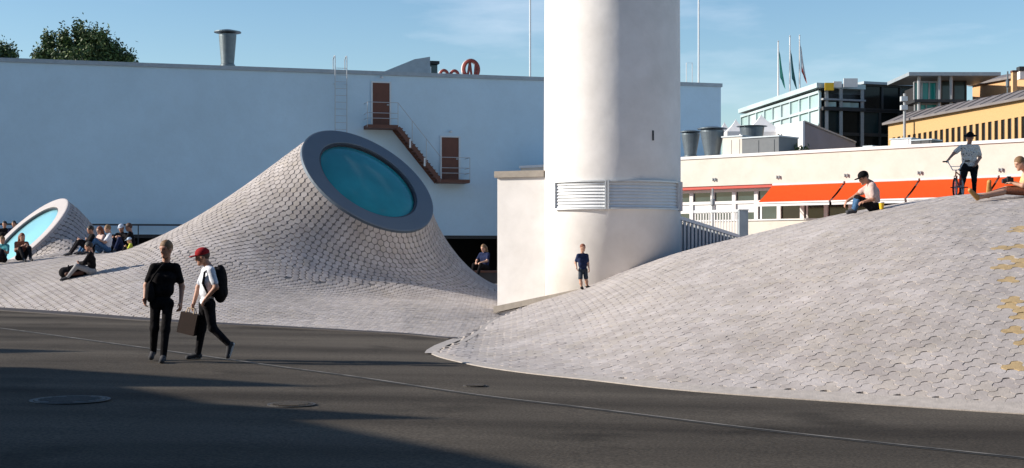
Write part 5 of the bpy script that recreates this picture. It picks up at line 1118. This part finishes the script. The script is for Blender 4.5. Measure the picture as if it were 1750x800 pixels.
def spot(px, py):
    q = hit(px, py); q.z = top_at(q.x, q.y); return q
def seated(label, px, py, th, s, shirt, pants, hair, skin=M_skin, lean=0.1, kneel=0.0, Y=None, res=0.02, sleeves='short', legs='long', reach=0.62, knee=0.40, shoe=M_shoe, look=None, calf=None, group=None, sole=None, arms='knee', zoff=0.0, splay=0.10):
    b = spot(px, py) if Y is None else Vector(((px - 875) / FOC * Y, Y, top_at((px - 875) / FOC * Y, Y) + zoff)); d = Vector((math.cos(th), math.sin(th), 0)); r = Vector((d.y, -d.x, 0)); z = Vector((0, 0, 1))
    def G_(q): return Vector((q.x, q.y, max(top_at(q.x, q.y), b.z - 0.5)))
    hm_ = b + z * 0.10 * s; sm = hm_ + z * 0.44 * s - d * lean * s; J = {}
    J['hipl'] = hm_ - r * 0.085 * s; J['hipr'] = hm_ + r * 0.085 * s; J['shl'] = sm - r * 0.165 * s; J['shr'] = sm + r * 0.165 * s; J['head'] = sm + z * 0.20 * s + d * 0.05 * s
    for q, n in ((-1, 'l'), (1, 'r')):
        f_ = G_(b + d * reach * s + r * q * splay * s); kk = b + d * reach * 0.62 * s + r * q * (splay + 0.04) * s; J['kn' + n] = Vector((kk.x, kk.y, (b.z + f_.z) / 2 + knee * s)); J['an' + n] = f_ + z * 0.075 * s; J['to' + n] = G_(f_ + d * 0.16 * s) + z * 0.032 * s
        if arms == 'knee': J['el' + n] = sm + r * q * 0.21 * s - z * 0.22 * s + d * 0.14 * s; J['ha' + n] = J['kn' + n] * 0.8 + hm_ * 0.2 + z * 0.10 * s
        elif arms == 'back': J['el' + n] = sm + r * q * 0.22 * s - z * 0.25 * s - d * 0.12 * s; hb = G_(b - d * 0.30 * s + r * q * 0.22 * s); J['ha' + n] = hb + z * 0.07 * s
        else: J['el' + n] = sm + r * q * 0.20 * s - z * 0.24 * s + d * 0.05 * s; J['ha' + n] = sm + r * q * 0.06 * s - z * 0.20 * s + d * 0.26 * s
    fd = Vector(look) if look else d + Vector((0, 0, -0.2))
    return person(label, b, J, tuple(fd), s, shirt, pants, shoe, skin, hair, sleeves, legs, calf, sole, res, group=group)
PI = math.pi
GP = 'people sitting together on the ridge of the paved mound'
seated('person in dark clothes sitting at the left end of the ridge group', 156, 431, PI * 1.15, 0.98, M_blackcl, M_blackcl2, ('short', M_hairk), Y=42.3, group=GP, sleeves='long', lean=0.02, sole=M_shoew)
seated('person with long auburn hair sitting in the ridge group, second from left', 168, 430, PI * 1.25, 0.97, M_peach, M_denim, ('long', M_hairr), M_skinl, Y=43.3, group=GP)
seated('person in white top and jeans sitting in the middle of the ridge group', 184, 431, PI * 1.12, 0.97, M_whitecl, M_denim, ('short', M_hairb), M_skinl, Y=42.4, group=GP, lean=0.05)
seated('person in pale cap and dark top sitting in the ridge group', 206, 430, PI * 1.45, 1.0, M_blackcl2, M_navy, ('cap', mat('pale_cap', (0.5, 0.55, 0.62), 0.8, 0.1, 20)), M_skin, Y=43.3, group=GP, sleeves='long')
seated('person with brown hair and black jacket at the right end of the ridge group', 226, 430, PI * 1.05, 1.03, M_blackcl, M_blackcl, ('short', M_hairbr), M_skin, Y=43.4, group=GP, sleeves='long', lean=-0.05)
seated('small child in yellow green top squatting in front of the ridge group', 224, 441, PI * 1.1, 0.66, M_yellow, M_blackcl, ('cap', mat('blue_white_cap', (0.45, 0.55, 0.68), 0.8, 0.1, 20)), M_skinl, reach=0.42, knee=0.42, lean=-0.02, res=0.018)
seated('man in black jacket over white shirt sitting alone below the group', 158, 471, PI * 1.06, 1.0, M_blackcl, mat('grey_trousers', (0.30, 0.29, 0.29), 0.9, 0.1, 20), ('short', M_hairk), M_skin, sleeves='long', lean=-0.04, reach=0.60, knee=0.30, res=0.018)
b_ = spot(124, 476); e = empty('duffel_bag', b_); tag(e, 'dark brown duffel bag lying on the pavers before the lone sitting man', 'bag'); e.rotation_euler = (0, 0, R_(15))
V_, Q, GI = sdf_mesh([rc(0, (-0.20, 0, 0.15), (0.20, 0, 0.14), 0.14, 0.15), el(0, (0.05, 0, 0.24), [0.18, 0.10, 0.10])], {0: 0.05}, 0.018); mobj('bag_body', V_, Q, M_blackcl2, e, True)
V_, Q, GI = sdf_mesh([rc(0, (-0.14, -0.12, 0.11), (0.24, -0.12, 0.14), 0.055, 0.05)], {0: 0.03}, 0.014); mobj('side_pocket', V_, Q, mat('brown_leather', (0.10, 0.035, 0.018), 0.6, 0.2, 20), e, True)
for xx in (-0.1, 0.12): MB().tube([(xx, -0.13, 0.2), (xx, -0.04, 0.33), (xx, 0.06, 0.33), (xx, 0.13, 0.2)], 0.016, 6).build('handle', M_blackcl, e)
seated('person with auburn hair sitting in front of the half hidden skylight', 36, 446, PI * 1.7, 0.95, M_hairr, M_blackcl2, ('long', M_hairr), M_skinl, lean=-0.05, sleeves='long')
seated('person in a teal top at the left edge below the skylight glass', 3, 449, PI * 1.5, 0.9, mat('teal_cotton', (0.08, 0.30, 0.33), 0.9, 0.1, 20), M_blackcl2, ('short', M_hairb), M_skinl)
def standing(label, b, s, th, shirt, pants, hair, skin=M_skin, res=0.02, **kw):
    d = Vector((math.cos(th), math.sin(th), 0)); r = Vector((d.y, -d.x, 0)); z = Vector((0, 0, 1)); J = {}; b = Vector(b)
    for q, n in ((-1, 'l'), (1, 'r')):
        J['sh' + n] = b + z * 1.42 * s + r * q * 0.17 * s; J['el' + n] = b + z * 1.13 * s + r * q * 0.23 * s; J['ha' + n] = b + z * 0.88 * s + r * q * 0.22 * s + d * 0.08 * s; J['hip' + n] = b + z * 0.90 * s + r * q * 0.085 * s
        J['kn' + n] = b + z * 0.48 * s + r * q * 0.10 * s + d * 0.03 * s; J['an' + n] = b + z * 0.08 * s + r * q * 0.11 * s; J['to' + n] = b + z * 0.035 * s + r * q * 0.13 * s + d * 0.17 * s
    J['head'] = b + z * 1.63 * s + d * 0.02 * s
    return person(label, b, J, tuple(d), s, shirt, pants, M_shoe, skin, hair, res=res, **kw)
for (px_, lab, m) in ((8, 'leftmost person standing behind the half hidden skylight, only head showing', M_blackcl), (24, 'second person standing behind the half hidden skylight, only head showing', M_navy)):
    X_ = (px_ - 875) / FOC * 51.5; standing(lab, (X_, 51.5, top_at(X_, 51.5)), 0.98, -1.5, m, M_blackcl, ('short', M_hairk), group='people behind the half hidden skylight')
seated('blond person in navy top sitting in the dark opening behind the cone', 828, 468, PI * 1.3, 1.0, M_navy, M_blackcl, ('long', M_hairb), M_skinl, Y=46.0, lean=0.0, zoff=0.42)
X_ = (828 - 875) / FOC * 46.0; e = empty('bench_block', (X_, 46.15, top_at(X_, 46.0))); tag(e, 'low dark seat block in the opening under the blond person', 'bench'); MB().box(-0.5, 1.2, -0.22, 0.25, -0.1, 0.36).build('plinth', M_mull, e); MB().box(-0.53, 1.23, -0.25, 0.28, 0.361, 0.415).build('seat', M_stair, e)
# boy by the tower
bY = hit(998, 493.5); bY.y -= 0.10; bY.z = top_at(bY.x, bY.y); YB = bY.y; py0 = HZ - FOC * (bY.z - CAMZ) / YB; dy_ = py0 - 491.5
def bj(x, y, d=0): return (x, y + dy_, d)
person('small boy in navy T-shirt and shorts standing against the tower', bY, JP(YB, head=bj(996, 421.5), shl=bj(988, 435), shr=bj(1003, 435, 0.05), ell=bj(983.5, 447, 0.06), elr=bj(1005, 448, 0.02), hal=bj(985.5, 456, -0.02), har=bj(1006.5, 457, -0.04), hipl=bj(992.5, 460), hipr=bj(1000, 460, 0.02),
    knl=bj(992, 475, -0.06), knr=bj(1001.5, 474, 0), anl=bj(994, 489.0, -0.05), anr=bj(1003.5, 487, 0.10), tol=bj(995.5, 491, -0.16), tor=bj(1008, 489.2, 0.04)), (0.55, -0.6, -0.1), 0.70, M_navy, mat('dark_shorts', (0.025, 0.035, 0.05), 0.9, 0.2, 20), M_blackcl, M_skinl, ('short', M_hairr), legs='short', res=0.010, bulk=0.85)
# seated man with cap
b_ = spot(1488, 361.5); b_.y += 0.25; b_.z = top_at(b_.x, b_.y); Ys = b_.y; py0 = HZ - FOC * (b_.z - CAMZ) / Ys; dy_ = py0 - 360
person('man in black cap and dusty pink shirt sitting on the mound crest', b_, JP(Ys, head=bj(1476, 303), shl=bj(1487, 317, 0.17), shr=bj(1491, 317, -0.17), ell=bj(1466, 331, 0.22), elr=bj(1492, 339, -0.24), hal=bj(1447, 343, 0.2), har=bj(1478, 343, -0.24), hipl=bj(1494, 353, 0.09), hipr=bj(1494, 353, -0.09),
    knl=bj(1464, 337, 0.14), knr=bj(1467, 339, -0.14), anl=bj(1459, 357, 0.16), anr=bj(1460, 358, -0.16), tol=bj(1448, 361, 0.17), tor=bj(1449, 362, -0.17)), (-0.92, -0.2, -0.4), 1.0, M_peach, M_blackcl2, M_shoe, M_skin, ('cap', M_blackcl), calf=M_denim, res=0.013, hands={'l': (-0.5, 0, -0.85)}, bulk=1.28)
q = spot(1509, 358); q.y += 0.1; q.z = top_at(q.x, q.y); e = empty('paper_cup', q); tag(e, 'yellow paper cup standing beside the seated man in a cap', 'cup'); MB().lathe([(0.035, 0), (0.05, 0.115), (0.053, 0.12)], n=16).build('cup_body', M_yel, e); MB().lathe([(0.055, 0.1205), (0.055, 0.132), (0.045, 0.138)], n=16).build('lid', M_tent, e)
# standing man with hat and bike
Ym = 36.4; X_ = (1656 - 875) / FOC * Ym; b_ = Vector((X_, Ym, top_at(X_, Ym))); py0 = HZ - FOC * (b_.z - CAMZ) / Ym; dy_ = py0 - 343.5
print('hat man ground row', py0)
person('man in black hat and printed shirt standing with a small bicycle', b_, JP(Ym, head=bj(1658, 241.5), shl=bj(1642, 259), shr=bj(1670, 259, 0.03), ell=bj(1630, 269, -0.10), elr=bj(1675, 276, 0), hal=bj(1622, 278, -0.24), har=bj(1668, 288, -0.18), hipl=bj(1649, 292), hipr=bj(1664, 292, 0.02),
    knl=bj(1646, 315, -0.08), knr=bj(1665, 315, -0.02), anl=bj(1642, 336, 0), anr=bj(1665, 337, 0.05), tol=bj(1638, 340.5, -0.16), tor=bj(1666, 341, -0.16)), (-0.25, -0.9, -0.25), 1.06, M_print, M_blackcl2, M_blackcl, M_skin, ('hat', M_blackcl), res=0.013, bulk=1.22)
def bike(pf, pr_, label):
    f0, r0 = Vector(pf), Vector(pr_); o = Vector((r0.x, r0.y, r0.z)); e = empty('bicycle', o); tag(e, label, 'bicycle'); d = f0 - r0; L_ = d.length; R_w = 0.25; d.normalize(); z = Vector((0, 0, 1)); sdv = Vector((d.y, -d.x, 0)).normalized()
    M_fr = mat('orange_frame', (0.55, 0.13, 0.02), 0.4, 0.1, 10); M_frr = mat('red_frame', (0.5, 0.02, 0.02), 0.4, 0.1, 10)
    for c in (r0 + z * R_w - o, f0 + z * R_w - o):
        c = Vector(c); w_ = MB().tube([c + (d * math.cos(a) + z * math.sin(a)) * R_w * 0.93 for a in np.linspace(0, 2 * PI, 29)], 0.024, 8, False).build('wheel', M_rubber, e)
        MB().tube([c + (d * math.cos(a) + z * math.sin(a)) * R_w * 0.83 for a in np.linspace(0, 2 * PI, 29)], 0.010, 6, False).build('wheel_rim', M_pale, w_)
        sp_ = MB()
        for k in range(12): a = k * PI / 6; sp_.tube([c, c + (d * math.cos(a) + z * math.sin(a)) * R_w * 0.83], 0.003, 4)
        sp_.build('spokes', M_pale, w_); MB().tube([c - sdv * 0.045, c + sdv * 0.045], 0.016, 8).build('hub', M_grey, w_)
    hR_, hF_ = r0 + z * R_w - o, f0 + z * R_w - o; bb_ = hR_ + d * 0.36 + z * 0.03; st = hR_ + d * 0.24 + z * 0.32; hd1 = hF_ - d * 0.10 + z * 0.30; hd2 = hF_ - d * 0.13 + z * 0.40
    for (a, b__, m) in ((bb_, st, M_frr), (st, hd2, M_fr), (bb_, hd1, M_frr), (hR_, bb_, M_frr), (hR_, st, M_fr), (hd1, hd2, M_fr)): MB().tube([a, b__], 0.017, 8).build('frame_tube', m, e)
    for q in (-0.05, 0.05): MB().tube([hF_ + sdv * q, hd1 + sdv * q * 0.7, hd1], 0.012, 6).build('fork_blade', M_fr, e)
    MB().tube([st, st + z * 0.12 - d * 0.02], 0.013, 6).build('seat_post', M_grey, e); V_, Q, GI = sdf_mesh([rc(0, st + z * 0.14 - d * 0.10, st + z * 0.15 + d * 0.12, 0.05, 0.022)], {0: 0.02}, 0.012); mobj('saddle', V_, Q, M_blackcl, e, True)
    s0 = hd2 + z * 0.05; bar = MB().tube([s0 - sdv * 0.33 + z * 0.22 - d * 0.05, s0 - sdv * 0.20 + z * 0.22, s0 - sdv * 0.08, s0 + sdv * 0.08, s0 + sdv * 0.20 + z * 0.22, s0 + sdv * 0.33 + z * 0.22 - d * 0.05], 0.013, 8).build('handlebar', M_pale, e)
    MB().tube([s0 - sdv * 0.12 + z * 0.09, s0 + sdv * 0.12 + z * 0.09], 0.010, 6).build('crossbar', M_pale, bar); MB().tube([hd2, s0], 0.018, 8).build('stem', M_grey, bar)
    for q in (-1, 1): MB().tube([s0 + sdv * q * 0.22 + z * 0.22 - d * 0.005, s0 + sdv * q * 0.33 + z * 0.22 - d * 0.05], 0.019, 8).build('grip', M_blackcl, bar)
    MB().tube([bb_ - sdv * 0.07, bb_ + sdv * 0.07], 0.03, 8).build('crank', M_grey, e)
    for q in (-1, 1): MB().bar(bb_ + sdv * q * 0.08, bb_ + sdv * q * 0.08 + d * 0.15 * q - z * 0.02, 0.012, 0.02).build('crank_arm', M_grey, e); c = bb_ + sdv * q * 0.13 + d * 0.15 * q - z * 0.02; MB().box(c.x - 0.05, c.x + 0.05, c.y - 0.04, c.y + 0.04, c.z - 0.012, c.z + 0.012).build('pedal', M_rubber, e)
fx_ = at(1632, 340, 35.3); rx_2 = at(1645, 340, 36.2)
fx_.z = top_at(fx_.x, fx_.y); rx_2 = fx_ + (rx_2 - fx_).normalized() * 0.92; rx_2.z = top_at(rx_2.x, rx_2.y)
bike(fx_, rx_2, 'small orange and red bicycle held by the man in the black hat')
# reclining person at the right edge
b_ = spot(1756, 338); b_.y += 0.2; b_.z = top_at(b_.x, b_.y); Yr = b_.y; py0 = HZ - FOC * (b_.z - CAMZ) / Yr; dy_ = py0 - 338
def tz(px, dd, lift): X_ = (px - 875) / FOC * (Yr + dd); return Vector((X_, Yr + dd, top_at(X_, Yr + dd) + lift))
J = JP(Yr, head=bj(1743, 281), shl=bj(1752, 301, 0.16), shr=bj(1757, 301, -0.16), ell=bj(1745, 318, 0.2), elr=bj(1748, 319, -0.22), hal=bj(1731, 313, 0.10), har=bj(1731, 315, -0.12))
J.update(hipl=tz(1757, 0.09, 0.10), hipr=tz(1757, -0.09, 0.10), knl=tz(1722, 0.12, 0.15), knr=tz(1720, -0.10, 0.13), anl=tz(1692, 0.10, 0.085), anr=tz(1672, -0.22, 0.08))
J['tol'] = J['anl'] + Vector((-0.03, -0.05, 0.22)); J['tor'] = J['anr'] + Vector((-0.17, -0.06, 0.12))
person('person in yellow and pink top reclining at the right edge, tan soles showing', b_, J, (-0.9, -0.1, -0.35), 0.98, mat('yellow_pink_cotton', (0.6, 0.4, 0.25), 0.9, 0.1, 5, stops=[(0.40, (0.75, 0.55, 0.22)), (0.52, (0.60, 0.27, 0.24)), (0.65, (0.75, 0.62, 0.40))]), M_hairr, M_tan, M_skinl, ('short', M_hairb), legs='long', calf=M_skinl, sole=M_tan, res=0.013)
c = J['hal'] * 0.5 + J['har'] * 0.5 + Vector((-0.07, 0, 0.03)); e = empty('camera', c); tag(e, 'small black camera held by the reclining person', 'camera'); MB().box(-0.05, 0.05, -0.09, 0.09, -0.05, 0.06).build('camera_body', M_black, e); MB().tube([(-0.05, 0, 0), (-0.12, 0, 0)], 0.04, 12).build('lens', M_mull, e); MB().box(-0.03, 0.03, -0.03, 0.03, 0.061, 0.085).build('viewfinder', M_black, e)
